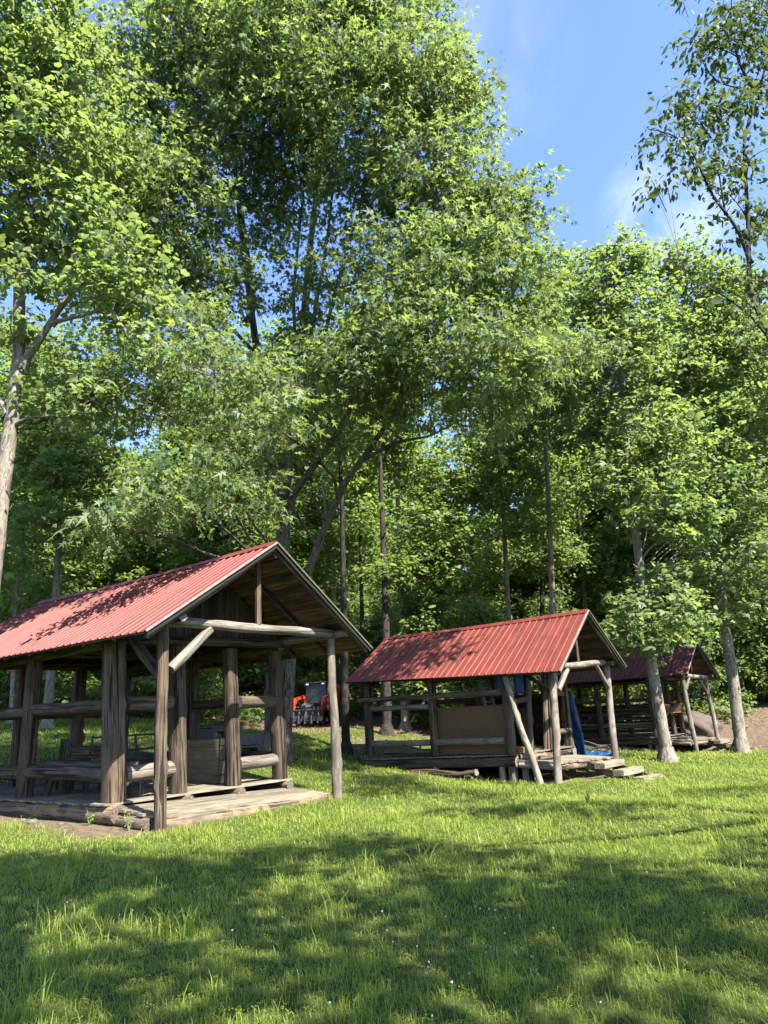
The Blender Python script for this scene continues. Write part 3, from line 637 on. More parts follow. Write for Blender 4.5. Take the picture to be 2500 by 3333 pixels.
    for uu in (u0, u1):
        q0 = np.array((uu, .02, z0-.12)); q1 = np.array((uu+st['du'], -run+.1, z_end+.02)); MB(seed+60).board(q0, q1, .20, .05, (1, 0, 0), warp=.002).build('stair_stringer', WOOD, R)
    for i in range(n):
        t = (i+.75)/n; zz = z0+(z_end+.12-z0)*t; vv = -run*t*.96; du = st['du']*t
        mb = MB(seed+62+i); mb.board((u0+du-.12, vv, zz), (u1+du+.12, vv-.02+st['tw']*i, zz-.01*i), .30, .15, warp=.004, tone=.8); mb.build('step', WOODD, R)
    return R, surf, g

P2 = dict(vf=-.5, vb=7.25, ur=1.78, ul=-.5, uR=4.1, wl=(2.45, 2.64), wR=(2.64, 2.62), wr=(4.23, 4.20), sag=.04, W=3.6, D=1.46, B=6.68, floor=.335, fs=.02, eh=(2.56, 2.62),
          posts=(((-.30, 0), (.07, 0, 2.50)), ((3.52, 0), (3.80, 0, 2.73))), front=((1.05, 1.30), (2.05, 2.42), (2.22, 2.58)), deck=lambda u, v: .115+.04*v-.035*u, steps=dict(u=(1.62, 2.75), du=-.35, n=3, run=1.75, z=-.58, tw=0))
R2, surf2, g2 = lower_shelter(2, 'middle log shelter with streaky red metal roof, plywood side panel and a leaning pole', P2, ROOF2, 300, .95)
def l2(*a, **k): return part_log(R2, *a, **k)
l2('rail', (0, 4.2, 1.73), (0, 6.55, 1.76), .075, .08, seed=401, rough=.05, mats=[BIRCH, END], bend=.02)
l2('rail', (0, 4.2, .68), (0, 6.6, .68), .09, .095, seed=402, rough=.05, mats=[BIRCH, END], bend=.01)
l2('rail', (-.06, 1.6, .705), (-.06, 3.95, .69), .10, .095, seed=403, rough=.04, mats=[BIRCH, END])
l2('rail', (-.12, 1.6, 2.02), (-.12, 7.0, 2.04), .085, .075, seed=404, sq=4, rough=.04)
l2('rail', (3.6, 1.6, 1.9), (3.6, 6.5, 1.9), .08, .08, seed=405, rough=.04)
l2('rail', (3.6, 1.6, .75), (3.6, 6.5, .75), .09, .08, seed=406, rough=.04)
l2('rail', (.12, 1.46, 1.72), (1.05, 1.46, 1.80), .085, .08, seed=407, sq=3)
l2('rail', (2.5, 1.46, 1.95), (3.5, 1.46, 1.93), .07, .07, seed=408, sq=3)
l2('rail', (2.5, 1.46, .78), (3.5, 1.46, .80), .09, .09, seed=409)
mb = MB(410)
for i, u in enumerate(np.arange(2.12, 2.5, .13)): mb.board((u, 1.33, .31), (u+.28, 1.33, 2.6), .12, .025, (0, 1, 0))
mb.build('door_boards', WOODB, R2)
mb = MB(411); mb.board((3.52, 1.6, 1.1), (3.52, 4.6, 1.1), 1.5, .03, (1, 0, 0)); mb.build('dark_partition', WOODB, R2)  # dark board partition added to blacken the interior behind the doorway

P3 = dict(vf=-.45, vb=6.9, ur=1.40, ul=-.62, uR=4.05, wl=(2.60, 2.55), wR=(2.44, 2.45), wr=(4.10, 4.12), sag=.03, W=3.4, D=1.5, B=6.6, floor=.0, fs=.015, eh=(2.42, 2.40), lv=.0,
          posts=(((.38, 0), (.05, 0, 2.48)), ((3.50, 0), (3.22, 0, 2.42))), front=((1.1, 1.0), (2.3, 2.1)), deck=lambda u, v: -.19+.06*v-.02*u, steps=dict(u=(2.2, 3.3), du=-.3, n=3, run=1.7, z=-.82, tw=.12))
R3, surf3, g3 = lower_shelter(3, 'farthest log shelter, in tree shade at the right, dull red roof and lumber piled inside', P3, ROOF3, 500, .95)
for k, (w_, r) in enumerate(((1.62, .08), (.45, .09))):
    for m_, (a, b) in enumerate(((1.6, 4.0), (4.15, 6.5))): part_log(R3, 'rail', (0, a, w_), (0, b, w_+.03), r, r, seed=560+k*2+m_, rough=.05)
    part_log(R3, 'rail', (3.4, 1.6, w_), (3.4, 6.5, w_), r, r, seed=566+k, rough=.05)
mb = MB(570)
for w_ in np.arange(.15, 1.5, .2): mb.board((3.46, 1.6, w_), (3.46, 6.5, w_), .17, .03, (1, 0, 0))
for w_ in np.arange(.15, 1.9, .2): mb.board((.05, 6.55, w_), (3.3, 6.55, w_), .17, .03, (0, 1, 0))
mb.build('wall_boards', WOODB, R3)
# ------------------------------------------------------------------ things in and around the shelters
def thing(s, name, u, v, w, rz, label, cat, group=None):
    O, U, V = FR[s]; p = O+U*u+V*v
    return empty(name, (p[0], p[1], w), math.pi/2-SH[s][1]+rz, label=label, cat=cat, group=group)
def single(s, name, mb, mats, u, v, w, rz, label, cat, group=None):
    O, U, V = FR[s]; p = O+U*u+V*v; o = mb.build(name, mats); o.location = (p[0], p[1], w); o.rotation_euler = (0, 0, math.pi/2-SH[s][1]+rz)
    return tag(o, label, cat, group)
FL1 = .302
# slatted wooden chair
c = thing(1, 'slatted_chair', .98, 5.25, FL1, math.radians(-90), 'mossy wooden garden chair with a slatted back inside the nearest shelter', 'chair')
mb = MB(1)
for i in range(5): mb.board((-.24+.12*i, .27, .40), (-.24+.12*i, .33, 1.00), .075, .02, (0, 1, 0))
mb.board((-.34, .335, 1.03), (.34, .335, 1.03), .13, .03, (0, 1, 0)); mb.board((-.30, .27, .42), (.30, .27, .42), .09, .03, (0, 1, 0))
mb.build('backrest', MOSSW, c)
mb = MB(2)
for i in range(5): mb.board((-.32, -.24+.115*i, .43), (.32, -.24+.115*i, .42), .1, .022)
mb.build('seat', MOSSW, c)
for x in (-.32, .32):
    MB(3).board((x, .30, 0), (x, .36, 1.10), .07, .045, (1, 0, 0)).build('leg', MOSSW, c); MB(4).board((x, -.27, 0), (x, -.27, .62), .07, .045, (1, 0, 0)).build('leg', MOSSW, c)
    MB(5).board((x, -.32, .635), (x, .32, .63), .10, .025).build('armrest', MOSSW, c)
# stack of rough slabs on a stand
c = thing(1, 'plank_stand', 1.05, 4.0, FL1, math.radians(90), 'low wooden trestle stand beside the slatted chair, carrying a pile of slabs', 'stand')
MB(6).board((-.42, 0, .66), (.42, 0, .66), .36, .05).build('top', WOOD, c)
for x in (-.33, .33):
    for y in (-.13, .13): MB(7).board((x, y*1.3, 0), (x*.95, y, .635), .06, .05, (1, 0, 0)).build('leg', WOOD, c)
rng = np.random.default_rng(5); z = .69+FL1
for i, (nm) in enumerate(('bottom slab, shortest of the pile on the trestle stand', 'second slab from the bottom of the pile on the trestle stand', 'third slab from the bottom of the pile on the trestle stand', 'top slab, longest of the pile on the trestle stand')):
    mb = MB(20+i); L_ = (.30, .36, .34, .45)[i]; mb.board((-L_, 0, 0), (L_+.04, .02, .01), .30, .05, warp=.008, taper=.85)
    single(1, 'wood_slab', mb, WOOD, 1.05, 4.0, z+.028, math.radians(90)+rng.normal(0, .06), nm, 'slab', 'rough slabs piled on the stand'); z += .062
# mesh-backed metal bench
c = thing(1, 'metal_bench', 1.75, 3.35, FL1, math.radians(-4), 'black metal bench with a wire mesh back inside the nearest shelter', 'bench')
mb = MB(8)
for w_ in (.46, .80, 1.10): mb.log((-.75, .24+(w_-.46)*.28, w_), (.75, .24+(w_-.46)*.28, w_), .022, seg=8, rough=0)
for x in (-.75, -.25, .25, .75): mb.board((x, .22, .42), (x, .43, 1.12), .05, .03, (1, 0, 0))
mb.build('back_frame', BLACK, c)
mb = MB(9)
for i in range(60): x = -.74+i*.025; mb.board((x, .245, .48), (x, .415, 1.09), .004, .004, (0, 1, 0), warp=0)
for i in range(26): q = i/25; mb.board((-.74, .245+.17*q, .48+.61*q), (.74, .245+.17*q, .48+.61*q), .004, .004, (0, 1, 0), warp=0)
mb.build('back_mesh', BLACK, c)
mb = MB(10)
for i in range(5): mb.board((-.76, -.2+.1*i, .44), (.76, -.2+.1*i, .44), .09, .03)
mb.build('seat', WOODB, c)
for x in (-.65, .65):
    for y in (-.2, .2): MB(11).log((x, y*1.15, 0), (x, y, .425), .018, seg=8, rough=0).build('leg', BLACK, c)
# slab bench along the side rail
c = thing(1, 'slab_bench', .52, 3.0, FL1, 0, 'long split-log bench with splayed legs just inside the side rail', 'bench')
MB(12).board((0, -1.35, .60), (0, 1.5, .62), .36, .085, warp=.008).build('seat', WOOD, c)
for y in (-1.1, 1.15):
    for x in (-.1, .1): MB(13).log((x*1.9, y*1.05, 0), (x, y*.93, .56), .052, .06, sq=3).build('leg', [WOOD, END], c)
# thin light stool by the round post
c = thing(1, 'wooden_stool', 1.02, 1.95, FL1, .2, 'spindly pale stool behind the front rail of the nearest shelter', 'stool')
MB(14).board((-.2, 0, .5), (.2, 0, .5), .3, .03).build('seat', WOODL, c)
for x in (-.16, .16):
    for y in (-.12, .12): MB(15).log((x*1.15, y*1.15, 0), (x, y, .485), .014, seg=8, rough=.02).build('leg', WOODL, c)
MB(16).log((-.17, -.13, .2), (.17, -.13, .2), .009, seg=6, rough=.02).build('stretcher', WOODL, c)
# plywood sheet standing in the doorway
mb = MB(17); mb.board((0, -.72, 0), (0, .74, 0), .92, .018, (1, 0, .03), warp=.001)
single(1, 'plywood_sheet', mb, PLY, 3.10, 2.62, FL1+.465, 0, 'pale plywood sheet standing on edge in the open doorway', 'plywood')
# slim black rack, a guessed form for a dark shape behind the post
c = thing(1, 'metal_rack', 2.95, 1.86, FL1, .1, 'slim black metal rack standing behind the doorway post', 'rack')
mb = MB(18)
for x in (-.10, .10): mb.log((x, .05, .0), (x, .0, .95), .016, seg=8, rough=0)
for w_ in (.2, .5, .8): mb.log((-.10, .03, w_), (.10, .03, w_), .012, seg=8, rough=0)
mb.build('frame', BLACK, c); MB(19).board((-.14, 0, .02), (.14, 0, .02), .3, .02).build('foot', BLACK, c)
# grey moulded workbench
c = thing(1, 'plastic_workbench', 3.62, 2.75, FL1, math.radians(0), 'dark grey moulded plastic workbench behind the right front rail', 'workbench')
mb = MB(21); mb.box((0, 0, 1.20), (.95, .5, .085), bev=.02); mb.box((0, -.235, 1.13), (.85, .03, .10), bev=.01); mb.build('top', GREYP, c)
for sx in (-1, 1):
    mb = MB(22); pr_ = [(-.24, 1.16), (.24, 1.16), (.22, .02), (.10, .02), (.08, .10), (-.08, .10), (-.10, .02), (-.22, .02)]
    mb.prism(pr_, sx*.40-.045 if sx < 0 else .20, sx*.40+.045 if sx < 0 else .45, 'x'); mb.build('leg', GREYP, c)
mb = MB(23); mb.box((0, .05, .52), (.72, .36, .05), bev=.01); mb.prism([(-.36, 1.16), (-.16, 1.16), (.2, .95), (.2, 1.16)], .1, .14, 'y'); mb.build('shelf', GREYP, c)
# weeds at the deck corner
def weed(p, h, name, label, seed, lm):
    rng = np.random.default_rng(seed); r = empty(name, (p[0], p[1], gz(p[0], p[1])), 0, label=label, cat='plant', group='small weeds by the shelters')
    mb = MB(seed); tips = []
    for i in range(5):
        a = rng.uniform(0, 6.3); t = np.array([math.cos(a)*.35*h*rng.uniform(.3, 1), math.sin(a)*.35*h*rng.uniform(.3, 1), h*rng.uniform(.6, 1)]); mb.log((0, 0, -.02), t, .006, .003, seg=5, rough=0, cap=0); tips.append(t)
    mb.build('stem', STEMG, r)
    O = np.concatenate([t*np.linspace(.35, 1, 7)[:, None] for t in tips])+rng.normal(0, .02, (35, 3)); n = len(O); s = rng.uniform(.04, .075, n)*h/.5
    az = rng.uniform(0, 6.3, n); A = np.stack([np.cos(az), np.sin(az), rng.normal(-.2, .3, n)], 1)*s[:, None]; B = np.stack([-np.sin(az), np.cos(az), rng.normal(0, .3, n)], 1)*s[:, None]
    V, lo, st, tn = instanced([(0, 0, 0), (.5, -.38, 0), (1.1, 0, 0), (.5, .38, 0)], [[0, 1, 2, 3]], O, A, B, np.zeros((n, 3)), rng.uniform(.3, 1, n))
    link_mesh('leaves', mesh_np('leaves', V, lo, st, lm, tn), r)
WEEDL = leaf_mat('weed_leaves', (.06, .12, .02), (.11, .2, .03), (.2, .3, .06), (.2, .32, .04))
weed(wpt(1, -.22, .45, 0), .32, 'weed', 'small leafy weed by the near corner of the porch deck', 1, WEEDL)
weed(wpt(1, -.3, 1.5, 0), .30, 'weed', 'small weed growing against the side sill log of the nearest shelter', 2, WEEDL)
weed(wpt(2, 4.15, 1.3, 0), .62, 'weed', 'bright sapling weed on the tarp beside the middle shelter', 3, WEEDL)
weed(wpt(2, .9, .5, 0), .42, 'weed', 'weed growing in the shade under the middle porch deck', 4, WEEDL)
weed(wpt(2, 4.4, .0, 0), .5, 'weed', 'ragged weed at the right corner of the middle porch deck', 5, WEEDL)
# stones lying on the bare soil
for i, (u, v, s_) in enumerate(((-.55, 3.0, .09), (-.42, 3.6, .06), (-.5, 2.1, .05), (-.75, 4.6, .06))):
    vv, ff = ico(1, 2); r_ = np.random.default_rng(i); vv = vv*r_.uniform(.8, 1.15, (len(vv), 1))*(1.2, .8, .7)*s_; mb = MB(i); mb.add(vv, ff, vv, .5, 0, True)
    q = wpt(1, u, v, 0); o = mb.build('stone', STONE); o.location = (q[0], q[1], gz(q[0], q[1])+s_*.2)
    tag(o, ('largest stone lying on the bare soil beside the side sill log', 'stone on the bare soil just behind the largest one', 'small stone on the bare soil nearest the porch deck', 'stone on the bare soil farthest along the side sill log')[i], 'stone', 'stones on the bare soil')
# ---- middle shelter
mb = MB(30); mb.board((0, -1.17, 0), (0, 1.17, 0), 1.34, .014, (1, 0, 0), warp=.001)
o = single(2, 'strand_board_panel', mb, OSB, .09, 2.84, 1.01, 0, 'brown strand board sheet filling the side bay of the middle shelter', 'panel')
INK = plain('faded_ink', (.035, .022, .012), .9)
mb = MB(31); rng = np.random.default_rng(31)
ring = [(math.cos(a)*.075, math.sin(a)*.05) for a in np.linspace(0, 2*math.pi, 17)[:-1]]
for k in range(16):
    a, b = ring[k], ring[(k+1) % 16]; mb.board((-.0095, .98+a[0], -.02+a[1]), (-.0095, .98+b[0], -.02+b[1]), .008, .002, (1, 0, 0), warp=0)
mb.build('stamp', INK, o)
mb = MB(32)
y = .78
for k in range(34):
    if k in (7, 8, 15, 16, 22, 23): y -= .045; continue
    h = rng.uniform(.012, .03); mb.board((-.0095, y, -.0+rng.normal(0, .003)), (-.0095, y-.022, 0+rng.normal(0, .003)), h, .002, (1, 0, 0), warp=0); mb.board((-.0095, y, -.035), (-.0095, y-.02, -.036), .006, .002, (1, 0, 0), warp=0); y -= .042
mb.build('stamp', INK, o)
gp = g2(-.6, .3)
mb = MB(33); mb.log((-.6, .33, gp-.05), (-.28, 1.30, 2.42), .085, .075, rough=.05, knots=5, bend=.04)
o = single(2, 'leaning_pole', mb, [BIRCH, END], 0, 0, 0, 0, 'long peeled pole leaning from the grass up to the middle shelter eave', 'pole')
def lumber(s, u0, v0, u1, v1, w_, sec, label, cat, grp, mat, seed):
    mb = MB(seed); mb.board((0, 0, 0), (u1-u0, v1-v0, 0), sec[0], sec[1], warp=.006); return single(s, 'board', mb, mat, u0, v0, w_, 0, label, cat, grp)
gr_ = 'loose boards on the middle shelter floor'
for i, (a, b, w_, l, m) in enumerate(((4.25, 6.3, .34, 'lowest grey board on the floor of the middle shelter far bay', WOOD), (4.3, 6.5, .40, 'wide board lying second in the pile in the middle shelter far bay', WOODD), (4.5, 6.35, .455, 'thin pale top board of the pile in the middle shelter far bay', WOODL))):
    lumber(2, .35+.05*i, a, .42+.03*i, b, w_, (.3, .045), l, 'board', gr_, m, 40+i)
for i, (u, v, r, L_, l) in enumerate(((.35, 1.0, .11, .75, 'largest split log on the middle porch deck, bark side up'), (.62, .72, .075, .6, 'small split log at the front of the middle porch deck'), (.95, 1.05, .10, .55, 'split log in the middle of the deck firewood'))):
    mb = MB(50+i); mb.log((-.05, -L_/2, 0), (.05, L_/2, .01), r, r*.95, sq=2.5, rough=.1, squash=.75)
    single(2, 'split_log', mb, [BARKLOG, END], u, v, .115+.04*v-.035*u+.03+r*.72, .9+.5*i, l, 'log', 'firewood on the middle porch deck')
mb = MB(54); mb.box((0, 0, 0), (.16, .30, .16), bev=.01); single(2, 'wood_block', mb, ORWOOD, .33, 1.42, .42, .3, 'fresh orange sawn wood block at the front corner of the middle shelter', 'wood block')
mb = MB(55); mb.board((-.35, 0, 0), (.35, .03, 0), .09, .04); single(2, 'offcut', mb, ORWOOD, .85, 1.2, .24, .1, 'fresh orange board offcut lying on the middle porch deck', 'board')
for i, (a, b, l) in enumerate((((1.35, 1.75, .33), (1.62, 1.9, 1.55), 'round pole leaning inside the middle shelter doorway'), ((1.68, 1.9, .33), (1.75, 2.2, 1.75), 'thinner pole standing upright in the middle shelter doorway'))):
    mb = MB(56+i); mb.log(a, b, .085-.02*i, .07-.02*i, rough=.05); single(2, 'pole', mb, [WOOD, END], 0, 0, 0, 0, l, 'pole', 'poles inside the middle shelter')
c = thing(2, 'wooden_ladder', .50, 2.15, .335, math.radians(0), 'wooden rack ladder leaning beside the corner post of the middle shelter', 'ladder')
for x in (-.24, .24): MB(60).board((x, .0, 0), (x+.05, .35, 2.1), .07, .04, (1, 0, 0)).build('rail', WOODL, c)
for i in range(8): MB(61).board((-.23+.006*i, .05+.045*i, .2+.25*i), (.25+.006*i, .05+.045*i, .2+.25*i), .06, .025).build('rung', WOODL, c)
c = thing(2, 'workbench', 1.75, 3.2, .335, 0, 'rough workbench in the dark interior of the middle shelter', 'workbench')
MB(62).board((-.75, 0, .92), (.75, 0, .92), .7, .08).build('top', WOOD, c)
for x in (-.65, .65):
    for y in (-.28, .28): MB(63).board((x, y, 0), (x, y, .88), .1, .1, (1, 0, 0)).build('leg', WOOD, c)
def cloth(name, P, du, dv, nu, nv, mat, label, cat, amp, seed, thick=.012):
    """hanging or lying cloth, a rippled sheet with its own thickness; P corner, du and dv edge vectors"""
    rng = np.random.default_rng(seed); du = np.array(du, float); dv = np.array(dv, float); nrm = np.cross(du, dv); nrm /= np.linalg.norm(nrm); V = []; 
    for sgn in (0, 1):
        for j in range(nv):
            for i in range(nu):
                a, b = i/(nu-1), j/(nv-1); V.append(np.array(P)+du*a*(1-.18*b*math.sin(b*3))+dv*b*(1+.05*math.sin(a*7+seed))+nrm*(amp*(math.sin(a*11+b*3+seed)+.6*math.sin(a*23+b*5))*(.3+b)-sgn*thick))
    f = []; m = nu*nv
    for j in range(nv-1):
        for i in range(nu-1):
            q = [j*nu+i, j*nu+i+1, (j+1)*nu+i+1, (j+1)*nu+i]; f.append(q); f.append([x+m for x in q[::-1]])
    per = [i for i in range(nu)]+[j*nu+nu-1 for j in range(1, nv)]+[(nv-1)*nu+i for i in range(nu-2, -1, -1)]+[j*nu for j in range(nv-2, 0, -1)]
    for a, b in zip(per, per[1:]+per[:1]): f.append([a, a+m, b+m, b])
    mb = MB(seed); mb.add(V, f, V, .5, 0, True); o = mb.build(name, mat); return tag(o, label, cat)
def W2(u, v, w_): return wpt(2, u, v, w_)
O2, U2, V2 = FR[2]; Z = np.array([0, 0, 1.0])
cloth('blue_cloth', W2(.30, 1.95, 2.62), U2*.62, -Z*.62, 14, 12, CLOTHB, 'blue cloth hanging under the eave between the ladder and corner post', 'cloth', .03, 1)
cloth('blue_cloth', W2(1.35, 1.95, 2.62), U2*.62, -Z*.66, 14, 12, CLOTHB, 'blue cloth hanging under the gable above the dark workbench', 'cloth', .03, 2)
cloth('light_blue_cloth', W2(1.98, 1.93, 2.62), U2*.14, -Z*.66, 6, 12, plain('pale_blue_cloth', (.09, .27, .37), .8, 0, 9, .2), 'pale blue strip of cloth beside the hanging blue cloth', 'cloth', .02, 3)
cloth('blue_tarp', W2(3.75, 1.25, 1.95), U2*.10+V2*.7, -Z*1.25+U2*.42, 10, 14, TARP, 'bright blue tarp hanging down the right side of the middle shelter', 'tarp', .035, 4)
cloth('blue_tarp', W2(3.95, 1.15, .72), U2*.14+V2*.5, -Z*.85+U2*.16, 8, 12, TARP, 'gathered lower fold of blue tarp tied at the right corner', 'tarp', .04, 5)
gt = g2(4.6, 1.6)
NG = np.array([0, 0, 1.0])
cloth('ground_tarp', W2(3.85, .75, gt+.36), U2*1.9+NG*.05, V2*1.7+NG*.02, 24, 18, TARP, 'blue tarp spread low on the ground behind the middle porch deck', 'tarp', .03, 6)
def sticks(n, s, u0, v0, ru, rv, w_, grp, seed, labels):
    rng = np.random.default_rng(seed)
    for i in range(n):
        a = rng.uniform(0, 3.14); L_ = rng.uniform(.5, 1.1); mb = MB(seed+i); mb.log((-math.cos(a)*L_/2, -math.sin(a)*L_/2, 0), (math.cos(a)*L_/2, math.sin(a)*L_/2, rng.uniform(0, .25)), .018, .009, seg=6, rough=.05, bend=.03)
        single(s, 'dead_branch', mb, BARK, u0+rng.uniform(-ru, ru), v0+rng.uniform(-rv, rv), w_+.03+.015*i, 0, labels, 'branch', grp)
sticks(12, 2, 4.9, 1.3, .6, .6, gt+.42, 'dead branches heaped on the ground tarp', 70, 'thin dead branch in the heap on the ground tarp')
for i, (u, v, h, wd, l) in enumerate(((2.95, 5.2, 1.25, .62, 'dark upright board leaning in the far bay of the middle shelter'), (3.05, 4.7, 1.5, .5, 'taller dark board leaning beside the first in the far bay of the middle shelter'))):
    mb = MB(80+i); mb.board((0, 0, 0), (.12, 0, h), wd, .03, (1, 0, 0)); single(2, 'upright_board', mb, WOODB, u, v, .34, 0, l, 'board', 'boards leaning in the middle shelter')
mb = MB(83); mb.log((-.4, 0, 0), (.4, .05, 0), .19, .18, rough=.06); single(2, 'log_round', mb, [BARKLOG, END], 2.3, 4.9, .52, .4, 'short thick log lying in front of the leaning boards of the middle shelter', 'log')
for i, l in enumerate(('lowest slab stacked on the workbench in the middle shelter', 'second slab stacked on the workbench in the middle shelter', 'third slab stacked on the workbench in the middle shelter', 'top slab stacked on the workbench in the middle shelter')):
    mb = MB(85+i); mb.board((-.6, 0, 0), (.55, .03, 0), .4, .06, warp=.008); single(2, 'wood_slab', mb, WOODB, 1.75, 3.2, 1.33+.07*i, .1*i-.15, l, 'slab', 'slabs stacked on the workbench')
for i in range(7):
    mb = MB(95+i); mb.board((0, 0, 0), (.05, .25, 1.9-.06*i), .12, .03, (0, 1, 0)); single(2, 'leaning_board', mb, WOODB if i % 2 else WOOD, 2.55+.14*i, 3.9, .34, 0, 'dark narrow board leaning in the row at the back of the middle shelter', 'board', 'narrow boards leaning in a row in the middle shelter')
# log lying under the sill
g_ = g2(-.25, 3.2)
mb = MB(90); mb.log(None, None, .11, .08, path=[(0, 2.0, .0), (.05, .8, .06), (0, -.4, .0), (-.12, -1.0, .10)], rough=.1, knots=4); mb.log((0, -.5, .03), (-.3, -.95, -.02), .06, .03)
single(2, 'driftwood_log', mb, [WOOD, END], -.3, 3.4, g_+.09, 0, 'forked grey log lying in the grass under the middle shelter side', 'log')
# ---- farthest shelter
gr_ = 'lumber piled in the farthest shelter'
names = ['bottom board of the lumber pile inside the farthest shelter', 'second board up in the lumber pile of the farthest shelter', 'third board up in the lumber pile of the farthest shelter', 'fourth board up in the lumber pile of the farthest shelter', 'fifth board up in the lumber pile of the farthest shelter', 'sixth board up in the lumber pile of the farthest shelter', 'pale top board of the lumber pile in the farthest shelter']
for i, l in enumerate(names): lumber(3, .25+.03*(i % 3), 1.7+.1*(i % 2), .3, 6.3-.2*(i % 3), .05+.09*i, (.35, .07), l, 'board', gr_, WOOD if i < 6 else WOODL, 600+i)
lumber(3, .5, .3, .6, 1.3, -.10, (.25, .05), 'short grey board lying on the farthest porch deck', 'board', 'boards on the farthest porch deck', WOODL, 610)
lumber(3, 1.4, .4, 1.9, 1.2, -.10, (.22, .05), 'second short board lying on the farthest porch deck, beside the first', 'board', 'boards on the farthest porch deck', WOODD, 611)
for i in range(5): lumber(3, .9+.25*i, 1.8+.12*(i % 2), .95+.25*i, 6.2-.2*(i % 3), .04, (.22, .06), 'long dark board lying flat on the farthest shelter floor behind the lumber pile', 'board', 'floor boards stored in the farthest shelter', WOODB, 640+i)
for i, l in enumerate(('lower long pole on the outer rail of the farthest shelter', 'middle long pole on the outer rail of the farthest shelter', 'upper long pole on the outer rail of the farthest shelter')):
    mb = MB(650+i); mb.log((0, -2.3, 0), (.03, 2.3, .02), .06, .05, bend=.03); single(3, 'stored_pole', mb, [WOOD, END], .28, 4.0, .80+.22*i, 0, l, 'pole', 'poles stored along the farthest shelter side')
c = thing(3, 'canoe', 1.55, 3.3, 1.15, math.radians(3), 'upturned brown canoe stored inside the farthest shelter, bow showing', 'canoe')
n, k = 25, 11; V = []; f = []
for i in range(n):
    t = i/(n-1); y = -2.45+4.9*t; hw = .44*(1-abs(2*t-1)**2.6)**.8+.004; dp = .40+.12*abs(2*t-1)**4
    for j in range(k):
        a = math.pi*j/(k-1); V.append((math.cos(a)*hw, y+.12*math.sin(a)*(1 if t > .5 else -1)*abs(2*t-1)**6, math.sin(a)*dp-.05*(1-abs(2*t-1)**2)-.15))
for i in range(n-1):
    for j in range(k-1): f.append([i*k+j, i*k+j+1, (i+1)*k+j+1, (i+1)*k+j])
mb = MB(620); mb.add(V, f, V, .5, 0, True); mb.build('hull', CANOE, c)
for sx in (0, k-1): MB(621).log(None, None, .022, path=[V[i*k+sx] for i in range(n)], seg=6, rough=0).build('gunwale', ORWOOD, c)
MB(622).board((-.42, 0, -.18), (.42, 0, -.18), .06, .03).build('thwart', ORWOOD, c)
for y in (-1.4, 1.4):
    mb = MB(623); mb.log((.2, 3.3+y, .93), (3.3, 3.3+y, .93), .05); single(3, 'canoe_support', mb, [WOOD, END], 0, 0, 0, 0, 'pole holding up the front end of the canoe in the farthest shelter' if y < 0 else 'pole holding up the back end of the canoe in the farthest shelter', 'pole')
# mound of gravel and the litter bank behind the far shelter
vv, ff = ico(1, 4); q = at(2272, 2395, 38)
nz_ = 1+.10*np.sin(vv[:, 0]*6+vv[:, 1]*5)+.07*np.sin(vv[:, 2]*9+vv[:, 0]*7)+.03*np.random.default_rng(4).normal(0, 1, len(vv)); vv = vv*nz_[:, None]
mb = MB(630); mb.add(vv*(1.15, 1.0, .95), ff, vv, .5, 0, True); o = mb.build('earth_mound', plain('grey_gravel', (.062, .048, .036), .95, 0, 14, .5)); o.location = (q[0], q[1], gz(q[0], q[1])+.1)
tag(o, 'dark mound of earth and gravel heaped behind the farthest shelter', 'mound')
# ---- tractor parked at the wood's edge
tp = at(1034, 2364, 36); tz = gz(tp[0], tp[1])
T = empty('tractor', (tp[0], tp[1], tz), math.radians(-14), label='orange compact tractor with a dark cab and front loader parked at the woods edge', cat='tractor')
T.scale = (.92, .92, .90)
mb = MB(700); mb.box((0, .55, 2.21), (1.28, 1.55, .10), bev=.04); mb.build('cab_roof', BLACK, T)
for x in (-.56, .56):
    for y in (-.12, 1.22): mb = MB(701); mb.board((x, y, .85), (x*.95, y+(.06 if y < 0 else -.05), 2.17), .07, .07, (1, 0, 0), warp=0); mb.build('cab_pillar', BLACK, T)
mb = MB(701); mb.box((0, -.12, .92), (1.15, .06, .10)); mb.build('cab_sill', BLACK, T)
mb = MB(702); mb.board((0, -.13, .95), (0, -.07, 2.15), 1.06, .012, (0, 1, 0), warp=0); mb.build('windscreen', GLASS, T)
for x in (-.555, .555): mb = MB(703); mb.board((x, .55, .95), (x*.96, .55, 2.15), 1.24, .012, (1, 0, 0), warp=0); mb.build('side_window', GLASS, T)
for x in (-.45, .45): mb = MB(704); mb.box((x, -.25, 2.14), (.16, .06, .075), bev=.01); mb.build('work_light', LAMPG, T)
mb = MB(705); mb.prism([(-.20, .62), (-1.45, .62), (-1.50, .95), (-1.40, 1.12), (-.20, 1.18)], -.31, .31, 'x'); mb.build('hood', DARKST, T)  # hood coloured dark to stand in for the shade lying on it
mb = MB(706); mb.box((0, -1.485, .80), (.5, .03, .30), bev=.01); mb.build('grille', BLACK, T)
mb = MB(707); mb.box((0, -.1, .5), (.5, 2.6, .25)); mb.box((0, -1.15, .42), (1.2, .12, .12)); mb.box((0, .95, .6), (1.3, .2, .2)); mb.box((0, .55, .8), (1.1, 1.3, .12)); mb.build('chassis', BLACK, T)
